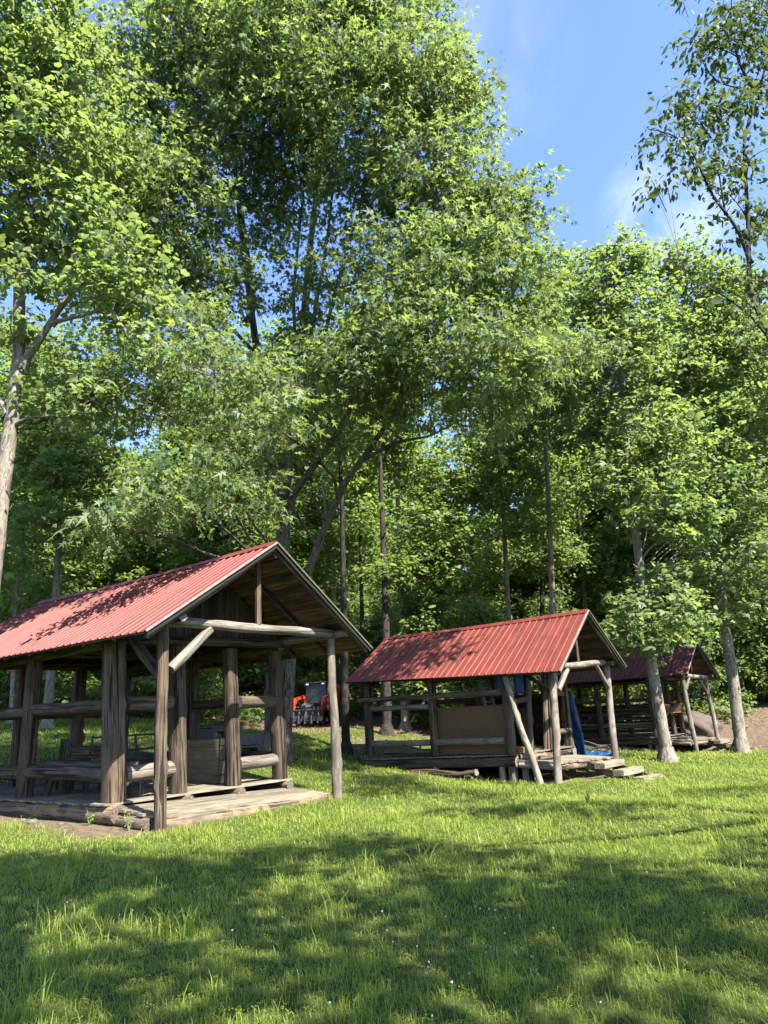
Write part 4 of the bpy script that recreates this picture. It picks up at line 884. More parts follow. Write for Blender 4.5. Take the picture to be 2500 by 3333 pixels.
for x in (-.52, .52):
    for y, r, wd in ((-1.15, .36, .26), (.95, .60, .36)):
        mb = MB(708); n = 28; prof = [(-.5, .62), (-.5, .9), (-.4, 1), (.4, 1), (.5, .9), (.5, .62)]; V = []; f = []
        for i in range(n):
            a = 2*math.pi*i/n
            for (q, rr) in prof: rr2 = rr*(1.0 if rr < 1 or i % 2 else .95); V.append((x*1.1+q*wd, y+math.cos(a)*rr2*r, r+math.sin(a)*rr2*r))
        for i in range(n):
            for j in range(5): f.append([i*6+j, i*6+j+1, ((i+1) % n)*6+j+1, ((i+1) % n)*6+j])
        mb.add(V, f, V, .5); w_ = mb.build('wheel', RUBBER, T)
        MB(709).log((x*1.1-wd*.3, y, r), (x*1.1+wd*.3, y, r), r*.62, r*.62, seg=20, rough=0).build('rim', ORANGE, w_)
    mb = MB(710); mb.box((x*1.15, .95, 1.22), (.38, .95, .06), bev=.02); mb.box((x*1.15, .45, 1.02), (.38, .06, .38), bev=.02); mb.build('fender', ORANGE if x > 0 else BLACK, T)
    mb = MB(711); s = 1 if x > 0 else -1
    mb.prism([(-.15, .75), (.15, .75), (.20, 1.30), (.05, 1.62), (-.10, 1.45)], s*.60, s*.70, 'x')
    mb.prism([(-.05, 1.60), (.10, 1.45), (-1.10, 1.30), (-1.20, 1.42)], s*.72, s*.84, 'x'); mb.prism([(-1.20, 1.44), (-1.02, 1.34), (-1.55, .52), (-1.75, .62)], s*.72, s*.84, 'x'); mb.build('loader_arm', ORANGE, T)
    mb = MB(712); mb.log((s*.78, -.1, .95), (s*.78, -1.0, 1.28), .035, .03, seg=8, rough=0); mb.log((s*.78, -1.15, 1.25), (s*.78, -1.75, .85), .03, .025, seg=8, rough=0); mb.build('hydraulic_cylinder', DARKST, T)
mb = MB(713); mb.box((0, -1.92, .50), (1.9, .08, .55)); mb.box((0, -2.0, .80), (1.9, .18, .06)); mb.build('grapple_frame', DARKST, T)
for i in range(6):
    x = -.85+.34*i; mb = MB(714); mb.prism([(-1.90, .75), (-2.10, .72), (-2.30, .48), (-2.36, .12), (-2.28, .10), (-2.16, .36), (-1.90, .45)], x-.03, x+.03, 'x'); mb.build('grapple_tine', DARKST, T)
mb = MB(715); mb.box((.15, .5, 1.05), (.5, .5, .14), bev=.04); mb.box((.15, .75, 1.4), (.46, .14, .6), bev=.05); mb.build('seat', BLACK, T)
mb = MB(716); mb.prism([(1.1, .9), (1.5, .9), (1.75, 2.1), (1.55, 2.15)], .55, .75, 'x'); mb.build('rear_boom', ORANGE, T)
# ---- spare loader bucket on the grass
bp_ = at(775, 2369, 24); bz = gz(bp_[0], bp_[1])
Bk = empty('loader_bucket', (bp_[0], bp_[1], bz), math.radians(-8), label='empty grey steel loader bucket lying on the grass behind the nearest shelter', cat='bucket')
mb = MB(720); pts = [(.42, .42), (.30, .46), (.05, .30), (-.02, .08), (.10, .0), (-.62, -.0), (-.62, .02), (.10, .02)]
mb.prism([(.40, .02), (.46, .10), (.47, .40), (.43, .40), (.42, .11), (.36, .05)], -.80, .80, 'x'); mb.prism([(-.45, .0), (.40, .0), (.40, .025), (-.45, .025)], -.80, .80, 'x'); mb.build('shell', GALV, Bk)
for x in (-.80, .80): mb = MB(721); mb.prism([(-.42, .01), (.42, .01), (.46, .40), (.34, .42)], x-.012+(.013 if x < 0 else -.013)*-2, x+.012+(.013 if x < 0 else -.013)*-2, 'x'); mb.build('side_plate', GALV, Bk)
# ------------------------------------------------------------------ trees
MAPLE = leaf_mat('maple_leaves', (.050, .084, .032), (.102, .150, .056), (.168, .210, .086), (.27, .36, .075), .46, .58, .42)
LOBED = leaf_mat('tulip_tree_leaves', (.050, .084, .032), (.102, .150, .056), (.168, .210, .086), (.26, .35, .075), .46, .58, .4)
DARKL = leaf_mat('shaded_wood_leaves', (.046, .080, .025), (.094, .145, .042), (.158, .20, .066), (.25, .345, .055), .47, .55, .4)
OVALL = leaf_mat('oval_cherry_leaves', (.032, .052, .020), (.058, .088, .030), (.11, .14, .05), (.14, .20, .035), .32, .6, .3)
def star(n_lobes=5):
    pts = [(-.06, 0, 0)]; spec = [(-2.15, .50), (-1.62, .20), (-1.05, .86), (-.52, .27), (0, 1.15), (.52, .27), (1.05, .86), (1.62, .20), (2.15, .50)]
    out = [(.35+.62*r*math.cos(a), .62*r*math.sin(a), -.10*r*r) for a, r in spec]
    return [(.18, 0, .02)]+[(0, 0, 0)]+out, [[0, i, i+1] for i in range(1, 10)]+[[0, 10, 1]]
STAR = star()
TULIP = ([(0, 0, 0), (.30, -.48, -.04), (.85, -.42, -.12), (.72, 0, .03), (.85, .42, -.12), (.30, .48, -.04)], [[0, 1, 2, 3], [0, 3, 4, 5]])
OVAL = ([(0, 0, 0), (.35, -.24, -.03), (.75, -.20, -.07), (1.1, 0, -.16), (.75, .20, -.07), (.35, .24, -.03), (.5, 0, .03)], [[0, 1, 6], [1, 2, 6], [2, 3, 6], [3, 4, 6], [4, 5, 6], [5, 0, 6]])
SIMPLE = ([(0, 0, 0), (.45, -.42, -.05), (1.0, 0, -.10), (.45, .42, -.05)], [[0, 1, 2], [0, 2, 3]])
def leaves_mesh(name, O, outd, size, tmpl, mat, rng, droop=.5, upb=1.0, tone=None, flat=.55):
    n = len(O)
    nrm = np.array([0, 0, upb])+outd*.35+rng.normal(0, flat, (n, 3)); nrm /= np.linalg.norm(nrm, axis=1)[:, None]
    d = outd*.8+rng.normal(0, .6, (n, 3)); d[:, 2] -= droop; d -= (d*nrm).sum(1)[:, None]*nrm; d /= np.maximum(np.linalg.norm(d, axis=1), 1e-6)[:, None]
    b = np.cross(nrm, d); s = (size*rng.lognormal(0, .32, n))[:, None]
    V, lo, st, tn = instanced(tmpl[0], tmpl[1], O, d*s, b*s, nrm*s, np.clip(rng.normal(.45, .2, n)+(0 if tone is None else tone), 0, 1))
    return mesh_np(name, V, lo, st, mat, tn, smooth=False)
def crown_points(blobs, dens, rng, per=14, spray=.75, leafgap=.0, hollow=.45):
    """sprays of leaves through the blobs; returns leaf origins, outward directions, tone offsets, spray centres"""
    Os = []; Ds = []; Ts = []; Cs = []
    for (c, r, *k) in blobs:
        c = np.asarray(c, float); r = np.asarray(r if np.ndim(r) else (r, r, r*.85), float); kd = k[0] if k else 1.0
        n = max(3, int(dens*kd*np.prod(r)**(2/3)))
        v = rng.normal(0, 1, (n, 3)); v /= np.linalg.norm(v, axis=1)[:, None]; rad = (hollow+(1-hollow)*rng.uniform(0, 1, n)**.6)
        rad *= 1+.22*np.sin(v[:, 0]*4+c[0]*3)*np.sin(v[:, 1]*4+c[1]*2)+.15*np.sin(v[:, 2]*7+c[2])
        sc = c+v*r*rad[:, None]; bt = rng.normal(0, .07)
        for j in range(n):
            m = max(4, int(per*rng.uniform(.5, 1.5))); o = v[j]*np.array([1, 1, .35])+rng.normal(0, .35, 3); o[2] -= .12; o /= np.linalg.norm(o)
            q = rng.uniform(-.45, 1, m)*spray*rng.uniform(.7, 1.2); side = np.cross(o, (0, 0, 1.0)); sl = np.linalg.norm(side); side = side/sl if sl > .1 else np.array([1.0, 0, 0])
            p = sc[j]+o*q[:, None]+side*(rng.normal(0, .30*spray, m))[:, None]+np.array([0, 0, 1.0])*(rng.normal(0, .13*spray, m)-.16*np.clip(q, 0, 2)**2)[:, None]
            Os.append(p); Ds.append(np.broadcast_to(o, (m, 3))); Ts.append(np.full(m, bt+rng.normal(0, .08))); Cs.append((c, sc[j]))
    return np.concatenate(Os), np.concatenate(Ds), np.concatenate(Ts), Cs
def curve(p0, p1, rng, wob=.12, rise=.15, n=6):
    p0 = np.asarray(p0, float); p1 = np.asarray(p1, float); L = np.linalg.norm(p1-p0); t = np.linspace(0, 1, n)[:, None]
    P = p0+(p1-p0)*t; P[:, 2] += (rise*L*np.sin(t*math.pi)*(1-t))[:, 0]
    P[1:-1] += rng.normal(0, wob*L/n, (n-2, 3)); return P
def trunk_mesh(name, stems, blobs, Cs, mats, rng, seed, limb_r=.05, twig_every=4, parent=None, no_limbs=False):
    mb = MB(seed)
    nodes = []
    for (path, r0, r1) in stems:
        path = np.array(path, float); n = max(4, len(path)); seglen = np.r_[0, np.cumsum(np.linalg.norm(np.diff(path, axis=0), axis=1))]
        mb.log(None, None, r0, r1, path=path, seg=14, rough=.035, cap=2)
        mb.log(path[0]+(0, 0, -.05), path[0]+(path[1]-path[0])/np.linalg.norm(path[1]-path[0])*r0*2.2, r0*1.7, r0*.98, seg=14, rough=.12, cap=0)
        for q in np.linspace(.25, 1, 16): 
            p = np.array([np.interp(q*seglen[-1], seglen, path[:, k]) for k in range(3)]); nodes.append((p, r0+(r1-r0)*q))
    NP = np.array([n_[0] for n_ in nodes]); NR = np.array([n_[1] for n_ in nodes])
    ends = {}
    if not no_limbs:
        for (c, r, *k) in blobs:
            c = np.asarray(c, float); rr = float(np.mean(r)); d = np.linalg.norm(NP-c-np.array([0, 0, -.45])*np.linalg.norm(NP-c, axis=1)[:, None], axis=1)+np.where(NP[:, 2] > c[2]-.1*rr, 3, 0); i = int(np.argmin(d)); L = np.linalg.norm(NP[i]-c)
            r0 = min(limb_r*(.55+.10*L), NR[i]*.7, k[1] if len(k) > 1 else 9); P = curve(NP[i], c, rng); mb.log(None, None, r0, r0*.35, path=P, seg=8, rough=.05, cap=0); ends[tuple(np.round(c, 3))] = P
    for j, (c, s) in enumerate(Cs):
        if j % twig_every: continue
        P = ends.get(tuple(np.round(c, 3)))
        a = P[rng.integers(len(P)//2, len(P))] if P is not None else c
        r0 = max(.009, limb_r*.22); mb.log(None, None, r0, .006, path=curve(a, s, rng, .15, .10, 5), seg=5, rough=.05, cap=0)
    return mb.build(name, mats, parent)
def tree(name, label, cat, base, stems, blobs, leafmat, tmpl, size, dens, seed, bark, group=None, per=14, spray=.75, droop=.5, upb=1.0, limb_r=.06, twig_every=4, flat=.55, hollow=.45):
    rng = np.random.default_rng(seed); base = np.array(base, float)
    root = empty(name, base, 0, label=label, cat=cat, group=group)
    stems = [(np.array(p, float)-base, a, b) for p, a, b in stems]; bl = [(np.array(b[0])-base,)+tuple(b[1:]) for b in blobs]
    O, D, T, Cs = crown_points(bl, dens, rng, per, spray, hollow=hollow)
    link_mesh('crown', leaves_mesh('crown', O, D, size, tmpl, leafmat, rng, droop, upb, T, flat), root)
    trunk_mesh('trunk', stems, bl, Cs, [bark, END], rng, seed, limb_r, twig_every, root)
    return root
def B(px, py, Y, rpx, squash=.85, k=1.0, deep=1.0):
    """leaf mass centred where pixel ray (px, py) reaches depth Y, with a real radius"""
    r = rpx/F*np.linalg.norm(at(px, py, Y)-CP); return (at(px, py, Y), (r, r*deep, r*squash), k)

# the great silver maple behind the nearest shelter
b0 = at(888, 2400, 23.5); b0[2] = gz(b0[0], b0[1]); b1 = at(925, 2400, 23.0); b1[2] = gz(b1[0], b1[1])
MS = [([b0, at(895, 2200, 23.5), at(925, 1900, 23.5), at(920, 1640, 23.5), at(950, 1400, 23.2), at(985, 1100, 23), at(1010, 800, 23), at(1060, 350, 23)], .30, .05),
      ([at(925, 1680, 23.5), at(890, 1560, 23.3), at(860, 1300, 22.5), at(830, 1100, 22), at(790, 800, 21.5), at(760, 500, 21), at(735, 250, 21)], .17, .04),
      ([b1, at(955, 2030, 22.9), at(1000, 1870, 22.8), at(1060, 1710, 22.2), at(1130, 1560, 21.5), at(1190, 1480, 20.8), at(1260, 1380, 20), at(1330, 1250, 19.5), at(1400, 1050, 19), at(1430, 850, 18.8)], .19, .03), ([at(1165, 1510, 21.2), at(1280, 1440, 20), at(1400, 1420, 19), at(1530, 1350, 18)], .07, .012),
      ([at(935, 1650, 23.5), at(990, 1560, 23), at(1050, 1480, 22.3), at(1130, 1360, 21.5), at(1250, 1000, 20.5), at(1330, 700, 20)], .13, .04),
      ([at(945, 1450, 23.2), at(1000, 1150, 22.4), at(1060, 820, 21.6), at(1095, 520, 21), at(1110, 250, 20.6)], .085, .02), ([at(1010, 1300, 22.6), at(1090, 950, 21.6), at(1180, 640, 20.8), at(1240, 380, 20.3)], .075, .02),
      ([at(965, 1250, 23), at(955, 950, 22.2), at(985, 650, 21.4), at(1000, 400, 21)], .075, .02), ([at(870, 1180, 22.6), at(800, 1120, 21.5), at(700, 1000, 20.5), at(620, 850, 20)], .08, .02), ([at(1190, 1300, 21), at(1290, 1000, 20.2), at(1400, 720, 19.4), at(1450, 480, 19)], .06, .015),
      ([at(800, 1050, 22), at(830, 1000, 22), at(800, 780, 22), at(780, 640, 22), at(790, 460, 22)], .10, .03)]
MBL = [B(735, 520, 20, 130, .8, .7), B(850, 740, 21, 110, .9, .7), B(720, 930, 20, 130, .8, .8), B(950, 480, 19.5, 130, .8, .7), B(330, 600, 19, 150), B(640, 30, 19, 130), B(1160, 20, 18.5, 130),B(700, 110, 19, 190), B(1000, 70, 19, 210), B(1270, 150, 19, 190), B(1440, 360, 19, 150), B(860, 330, 18.5, 190), B(1150, 360, 18.5, 210), B(560, 300, 20, 200), B(420, 480, 20, 190), B(880, 130, 17.5, 150), B(1360, 260, 18, 150),
       B(1400, 560, 18.5, 170), B(1620, 690, 18.5, 140), B(1180, 640, 19.5, 150, .85, .8), B(520, 660, 19, 210), B(320, 820, 18.5, 190), B(640, 850, 20, 140, .8, .8), B(1500, 860, 18, 190), B(1650, 930, 17.5, 140), B(1280, 870, 18.5, 160), B(1050, 900, 20, 140, .8, .7), B(930, 620, 21, 120, .9, .7), B(1540, 720, 19, 150),
       B(700, 1230, 15.5, 190, .55), B(860, 1330, 15, 140, .5), B(430, 1260, 16.5, 190, .6), B(560, 1080, 18, 200, .6), B(1180, 1180, 18, 170, .7), B(1420, 1130, 17, 190, .7), B(1620, 1190, 16.5, 180, .7), B(1600, 1330, 17, 130, .5), B(1250, 1060, 18, 160), B(1420, 960, 17.5, 160),
       B(620, 1530, 14.5, 150, .4), B(480, 1640, 14.2, 130, .4), B(780, 1610, 15, 130, .45), B(360, 1710, 14.5, 80, .5), B(980, 1240, 21, 170, .6), B(1100, 1420, 21, 110, .5, .6), B(800, 1440, 19, 150, .5), B(1330, 1290, 19, 150, .5, .8), B(1000, 1120, 22, 130, .7, .7)]
MBL += [(wpt(2, u_, v_, 3.2)+SUN/SUN[2]*h_, (r_, r_, r_*.6), .9, .03) for u_, v_, h_, r_ in ((.2, 6.6, 8.5, 1.0), (.9, 5.6, 8.5, .9), (.0, 5.0, 8.0, .8), (1.5, 6.8, 9.0, .9), (.6, 4.0, 8, .55))]
tree('maple_tree', 'giant silver maple with two trunks rising behind the nearest shelter', 'tree', b0, MS, MBL, MAPLE, STAR, .185, 80, 1, BARK, per=15, spray=.62, droop=1.1, upb=.6, limb_r=.042, twig_every=3, flat=.7)

# tree at the left edge
lb = at(-95, 2480, 16); lb[2] = gz(lb[0], lb[1])
LS = [([lb, at(-30, 1900, 16), at(5, 1600, 16), at(40, 1350, 16), at(62, 1150, 16), at(62, 950, 16), at(60, 750, 16), at(90, 450, 16), at(130, 150, 16)], .25, .06),
      ([at(70, 1190, 16), at(120, 1120, 15.8), at(190, 1010, 15.6), at(270, 910, 15.5), at(340, 850, 15.4), at(450, 730, 15.2)], .105, .02), ([at(170, 1050, 15.7), at(250, 1030, 15.5), at(360, 1000, 15.3), at(430, 1110, 15.1)], .06, .02),
      ([at(35, 1390, 16), at(90, 1360, 15.8), at(200, 1350, 15.5), at(330, 1340, 15.2)], .05, .008), ([at(30, 1350, 16), at(-30, 1250, 16.4), at(-100, 1180, 17)], .09, .03), ([at(65, 900, 16), at(120, 850, 16), at(160, 760, 16)], .06, .03)]
LBL = [B(90, 150, 15.5, 160), B(240, 260, 15.5, 140), B(60, 380, 15.5, 140), B(330, 90, 17, 90, .8, .7), B(190, 480, 15, 140), B(60, 650, 16, 130, .8, .8), B(230, 690, 15.5, 130), B(40, 860, 15, 90), B(90, 800, 16, 90), B(330, 940, 15.5, 120, .6), B(420, 840, 15.2, 120, .6), B(-100, 300, 15.5, 190), B(-120, 700, 16, 200), B(420, 1080, 15.2, 80, .6, .7), B(30, 1050, 15.5, 60), B(300, 1300, 15.5, 100, .6), B(200, 1260, 16, 100, .6), B(450, 960, 15.3, 80, .6), B(140, 60, 15, 110)]
tree('lobed_leaf_tree', 'tall tree at the left edge with a curved pale trunk and long side limbs', 'tree', lb, LS, LBL, LOBED, TULIP, .135, 62, 2, BARKG, per=14, spray=.55, droop=.6, upb=.9, limb_r=.05)

# overhanging tree at the right edge: trunk stands outside the view
rb = np.array([9.6, 6.5, 0]); rb[2] = gz(9.6, 6.5)
RS = [([rb, (9.3, 6.8, 2.5), (8.8, 7.6, 5), at(2600, 1300, 10.1)], .24, .11), ([(8.8, 7.6, 5), at(2620, 1300, 10.1), at(2510, 1110, 10.6), at(2440, 950, 11), at(2435, 720, 11), at(2420, 450, 11), at(2470, 300, 11.2), at(2520, 100, 11.4)], .066, .016),
      ([at(2440, 850, 11), at(2400, 740, 10.9), at(2320, 640, 10.8), at(2250, 480, 10.7), at(2180, 430, 10.6), at(2110, 420, 10.5)], .035, .008), ([at(2360, 690, 10.9), at(2330, 500, 10.9), at(2350, 460, 10.8), at(2390, 470, 10.8)], .02, .008), ([at(2470, 320, 11.2), at(2400, 200, 11), at(2380, 60, 11)], .03, .01), ([at(2480, 300, 11.2), at(2420, 290, 11), at(2330, 270, 10.8), at(2280, 190, 10.6)], .022, .007),
      ([at(2560, 1180, 10.2), at(2450, 1030, 10.4), at(2340, 950, 10.6), at(2230, 900, 10.8)], .03, .006), ([(8.8, 7.6, 5), (7.4, 5.4, 7.5), (5.5, 3.4, 9.5), (3.6, 2.2, 10.5)], .12, .03), ([(9, 7, 4), (9.8, 4.6, 8), (8.6, 2.4, 11)], .11, .03)]
RBL = [B(2150, 440, 10.6, 60, .8), B(2210, 350, 10.7, 60, .8), B(2260, 300, 10.8, 60), B(2310, 150, 11, 90), B(2420, 130, 11, 100), B(2470, 300, 11.2, 90), B(2300, 430, 10.8, 70, .8), B(2200, 500, 10.6, 55, .8), B(2250, 560, 10.7, 60, .8), B(2330, 560, 10.9, 60, .8), B(2380, 640, 11, 60), B(2440, 520, 11, 75), B(2480, 700, 11, 80), B(2410, 780, 11, 55), B(2490, 900, 10.8, 80), B(2400, 960, 10.6, 50, .8), B(2170, 610, 10.6, 35), B(2380, 30, 11, 80), B(2500, 50, 11.3, 100), B(2210, 5, 10.8, 30), B(2120, 590, 10.6, 25), B(2440, 1010, 10.4, 60), B(2370, 350, 11, 70), B(2300, 700, 10.8, 35)]
def shade(gx, gy, h, r, k=.8):
    return (np.array([gx, gy, 0])+SUN/SUN[2]*h, (r, r, r*.55), k)
# parts of the foreground lawn that lie in shade: leaf masses up-sun of them
SHB = [shade(-5.2, 9.6, 13, 1.2, .9), shade(-4.0, 9.0, 13, 1.2, .9), shade(-2.9, 8.9, 13, 1.0, .9), shade(-1.9, 9.2, 12.5, .9, .9), shade(-.9, 9.7, 12.5, .8, .9), shade(.2, 9.0, 12.5, .8, .8), shade(-3.4, 7.6, 12, 1.1, .7), shade(-1.8, 7.4, 12, 1.0, .65),
       shade(-.2, 7.3, 12, .9, .7), shade(1.1, 6.8, 11.5, .9, .7), shade(2.1, 6.2, 11, .8, .55), shade(3.4, 6.7, 11, .9, .6), shade(-2.6, 6.1, 11.5, .8, .5), shade(.3, 5.7, 11, .8, .6), shade(-1.0, 5.3, 11, .7, .5), shade(1.6, 7.9, 12, .6, .5), shade(4.6, 8.0, 12, .7, .7), shade(-1.9, 5.0, 11, .8, .7), shade(.8, 4.7, 10.5, .8, .7), shade(-.5, 6.3, 11.5, .8, .7), shade(1.9, 7.0, 11.5, .8, .6), shade(-2.9, 5.4, 11, .8, .6), shade(-3.6, 6.6, 11.5, .8, .7), shade(-.1, 4.6, 10.5, .7, .6), shade(2.8, 7.6, 12, .7, .6),
       shade(3.3, 12.6, 13.5, .8, .7), shade(2.3, 13.6, 14, .8, .7), shade(1.1, 13.8, 14, .7, .7), shade(6.4, 15.3, 14.5, .9, .7), shade(8.3, 16.0, 14.5, .8, .6)]
tree('oval_leaf_tree', 'overhanging tree at the right edge with sparse drooping oval leaves against the sky', 'tree', rb, RS, RBL, OVALL, OVAL, .11, 75, 3, BARKK, per=12, spray=.42, droop=1.3, upb=.5, limb_r=.022, twig_every=2, flat=.5, hollow=.1)
sb = np.array([7.5, -9.0, 0]); sb[2] = gz(7.5, -9)
tree('shade_tree', 'tall shade tree behind the viewpoint whose branches shadow the foreground lawn', 'tree', sb, [([sb, (7.3, -8.8, 5), (6.6, -7.8, 9), (5.5, -6, 12), (4.6, -5, 14)], .3, .08), ([(7.0, -8.3, 7), (8.5, -5, 10), (9.5, -3, 12)], .13, .05)], SHB, LOBED, TULIP, .17, 60, 4, BARKG, per=13, spray=.6, limb_r=.06)

def sh3(u, v, h, r, k=.9): return (wpt(3, u, v, 2.5)+SUN/SUN[2]*h, (r, r, r*.6), k, .022)
# trees with trunks one can follow beside and behind the shelters
def trunk_tree(name, label, px, py0, Y, path_px, r, blobs, seed, bark, leaf=LOBED, tmpl=TULIP, size=.155, dens=62, rtop=.05, group='trees with clear trunks around the shelters', **k):
    b = at(px, py0, Y); b[2] = gz(b[0], b[1]); P = [b]+[at(*q) if len(q) == 3 else at(q[0], q[1], Y) for q in path_px]
    return tree(name, label, 'tree', b, [(P, r, rtop)], blobs, leaf, tmpl, size, dens, seed, bark, group, limb_r=.05, **k)
trunk_tree('tulip_tree', 'tulip tree just in front of the farthest shelter, leafy sprays hiding part of its roof', 2172, 2457, 26, [(2135, 2250), (2115, 2120), (2090, 1900), (2065, 1700), (2040, 1450), (2020, 1150), (2000, 850)], .21,
           [B(2110, 2000, 25, 110), B(2220, 1990, 25.5, 75, .7), B(2040, 2060, 25, 55), B(2150, 1880, 25.5, 70), B(2150, 1640, 25, 100), B(1980, 1560, 26, 110), B(2080, 1380, 26, 130), B(1990, 1200, 26, 140), B(2060, 1040, 26, 130), B(1960, 920, 26.5, 120), B(2030, 840, 26.5, 80), B(1900, 1080, 27, 90), B(2200, 1480, 26, 100), B(2130, 2090, 24.8, 50), B(1870, 1400, 27, 80), B(2250, 1700, 25.5, 80)]+[sh3(u_, v_, h_, r_) for u_, v_, h_, r_ in ((.3, 1.5, 6, 1.0), (.2, 3.2, 6.5, 1.2), (.6, 5.0, 7, 1.2), (2.2, 2.4, 6.5, 1.0), (2.5, 4.6, 7, 1.1), (0, 6.4, 7, 1.0), (3, .6, 7.5, .9), (-.6, .6, 5.5, .7))], 21, BARKG, spray=.6)
trunk_tree('tulip_tree', 'tulip tree with a tall bare grey trunk right of the farthest shelter steps', 2412, 2433, 29, [(2385, 2200), (2355, 2000), (2330, 1700), (2300, 1450), (2280, 1200), (2270, 900)], .24,
           [B(2290, 1400, 28.5, 140), B(2400, 1600, 28, 130), B(2230, 1230, 29, 120), B(2330, 1120, 29, 140), B(2290, 950, 29, 120), B(2210, 870, 29.5, 90), B(2430, 1350, 28, 120), B(2470, 1800, 27.5, 100), B(2270, 1850, 28, 60), B(2480, 1150, 28, 120), B(2290, 1600, 27.5, 90), B(2400, 960, 29, 80), B(2410, 1980, 28, 70, .6)], 22, BARKG, spray=.65)
trunk_tree('maple_sapling', 'slender pale trunk rising behind the ridge of the middle shelter', 1815, 2390, 31, [(1800, 2000), (1785, 1600), (1770, 1350), (1760, 1050)], .17,
           [B(1780, 1330, 30.5, 90), B(1700, 1200, 31, 100), B(1830, 1250, 31, 100), B(1760, 1050, 31, 110), B(1840, 950, 31.5, 90), B(1780, 860, 32, 80), B(1690, 1420, 30, 70, .7)], 23, BARKG, size=.16)
trunk_tree('slender_tree', 'thin grey trunk behind the middle of the second red roof', 1665, 2380, 33, [(1655, 2000), (1640, 1700), (1620, 1450), (1610, 1200)], .15,
           [B(1600, 1450, 32, 100), B(1690, 1560, 32, 90), B(1640, 1280, 33, 110), B(1570, 1600, 32, 80), B(1720, 1700, 31.5, 80)], 24, BARKG, leaf=DARKL)
trunk_tree('dark_trunk_tree', 'dark straight trunk left of the middle shelter roof', 1258, 2351, 31, [(1256, 2000), (1245, 1700), (1238, 1500), (1225, 1200)], .20,
           [B(1190, 1300, 31, 120), B(1290, 1250, 31, 110), B(1230, 1100, 31, 120), B(1170, 1650, 31, 50, .5, .6)], 25, BARKK, leaf=DARKL)
trunk_tree('grey_trunk_tree', 'lighter grey trunk beside the dark one, seen over the left end of the middle shelter', 1318, 2345, 33, [(1312, 2050), (1300, 1800), (1290, 1500), (1280, 1250)], .20,
           [B(1400, 1700, 32, 110), B(1330, 1500, 33, 110), B(1450, 1560, 32, 100), B(1390, 1850, 32, 90, .7), B(1280, 1400, 33, 100), B(1480, 1800, 31, 80)]+[((a_, b_, 1.2+h_*0)+SUN/SUN[2]*h_, (r_, r_, r_*.6), .9, .03) for a_, b_, h_, r_ in ((-3.2, 34.6, 6.5, .9), (-2.6, 35.8, 7.0, 1.0), (-3.9, 35.6, 6.5, .8), (-3.0, 36.8, 7.5, .9))], 26, BARKG, leaf=DARKL)
trunk_tree('rough_trunk_tree', 'rough dark trunk standing in the lawn between the nearest and middle shelters', 1124, 2393, 27, [(1122, 2200), (1118, 1900), (1112, 1600), (1095, 1300)], .165,
           [B(1080, 1300, 27, 100), B(1160, 1400, 27, 80), B(1040, 1180, 27, 100), B(1100, 1560, 27, 60, .5, .6)], 27, BARKK, leaf=DARKL)
trunk_tree('pale_trunk_tree', 'pale trunk standing behind the left side of the nearest shelter', 152, 2360, 29, [(165, 2200), (178, 2000), (190, 1800), (205, 1500), (215, 1250)], .20,
           [B(200, 1350, 29, 120), B(120, 1500, 29, 110), B(280, 1480, 28.5, 110), B(230, 1180, 29, 130), B(110, 1700, 28, 90), B(300, 1680, 28, 90), B(200, 1560, 28, 90)], 28, BARKG, leaf=DARKL)
trunk_tree('white_trunk_tree', 'thin whitish trunk at the far left beyond the nearest roof', 40, 2330, 31, [(50, 2000), (75, 1750), (85, 1600), (100, 1350)], .12,
           [B(90, 1330, 31, 110), B(30, 1450, 31, 100), B(150, 1250, 31, 100), B(50, 1650, 30, 80), B(20, 1850, 29, 80, .7)], 29, BARKG, leaf=DARKL)
trunk_tree('background_trunk_tree', 'slim trunk between the maple and the dark trunk, deep in the wood', 1182, 2330, 38, [(1178, 2000), (1172, 1700), (1165, 1400)], .14,
           [B(1150, 1500, 38, 90), B(1200, 1300, 38, 100), B(1120, 1380, 38, 80), B(1170, 1700, 38, 60)], 31, BARKK, leaf=DARKL)
trunk_tree('background_trunk_tree', 'slim dark trunk behind the leaves left of the farthest roof', 1770, 2330, 42, [(1765, 2000), (1762, 1700), (1760, 1400)], .18,
           [B(1750, 1450, 42, 100), B(1830, 1600, 41, 90), B(1700, 1800, 41, 80), B(1800, 1800, 41, 90)], 32, BARKK, leaf=DARKL)

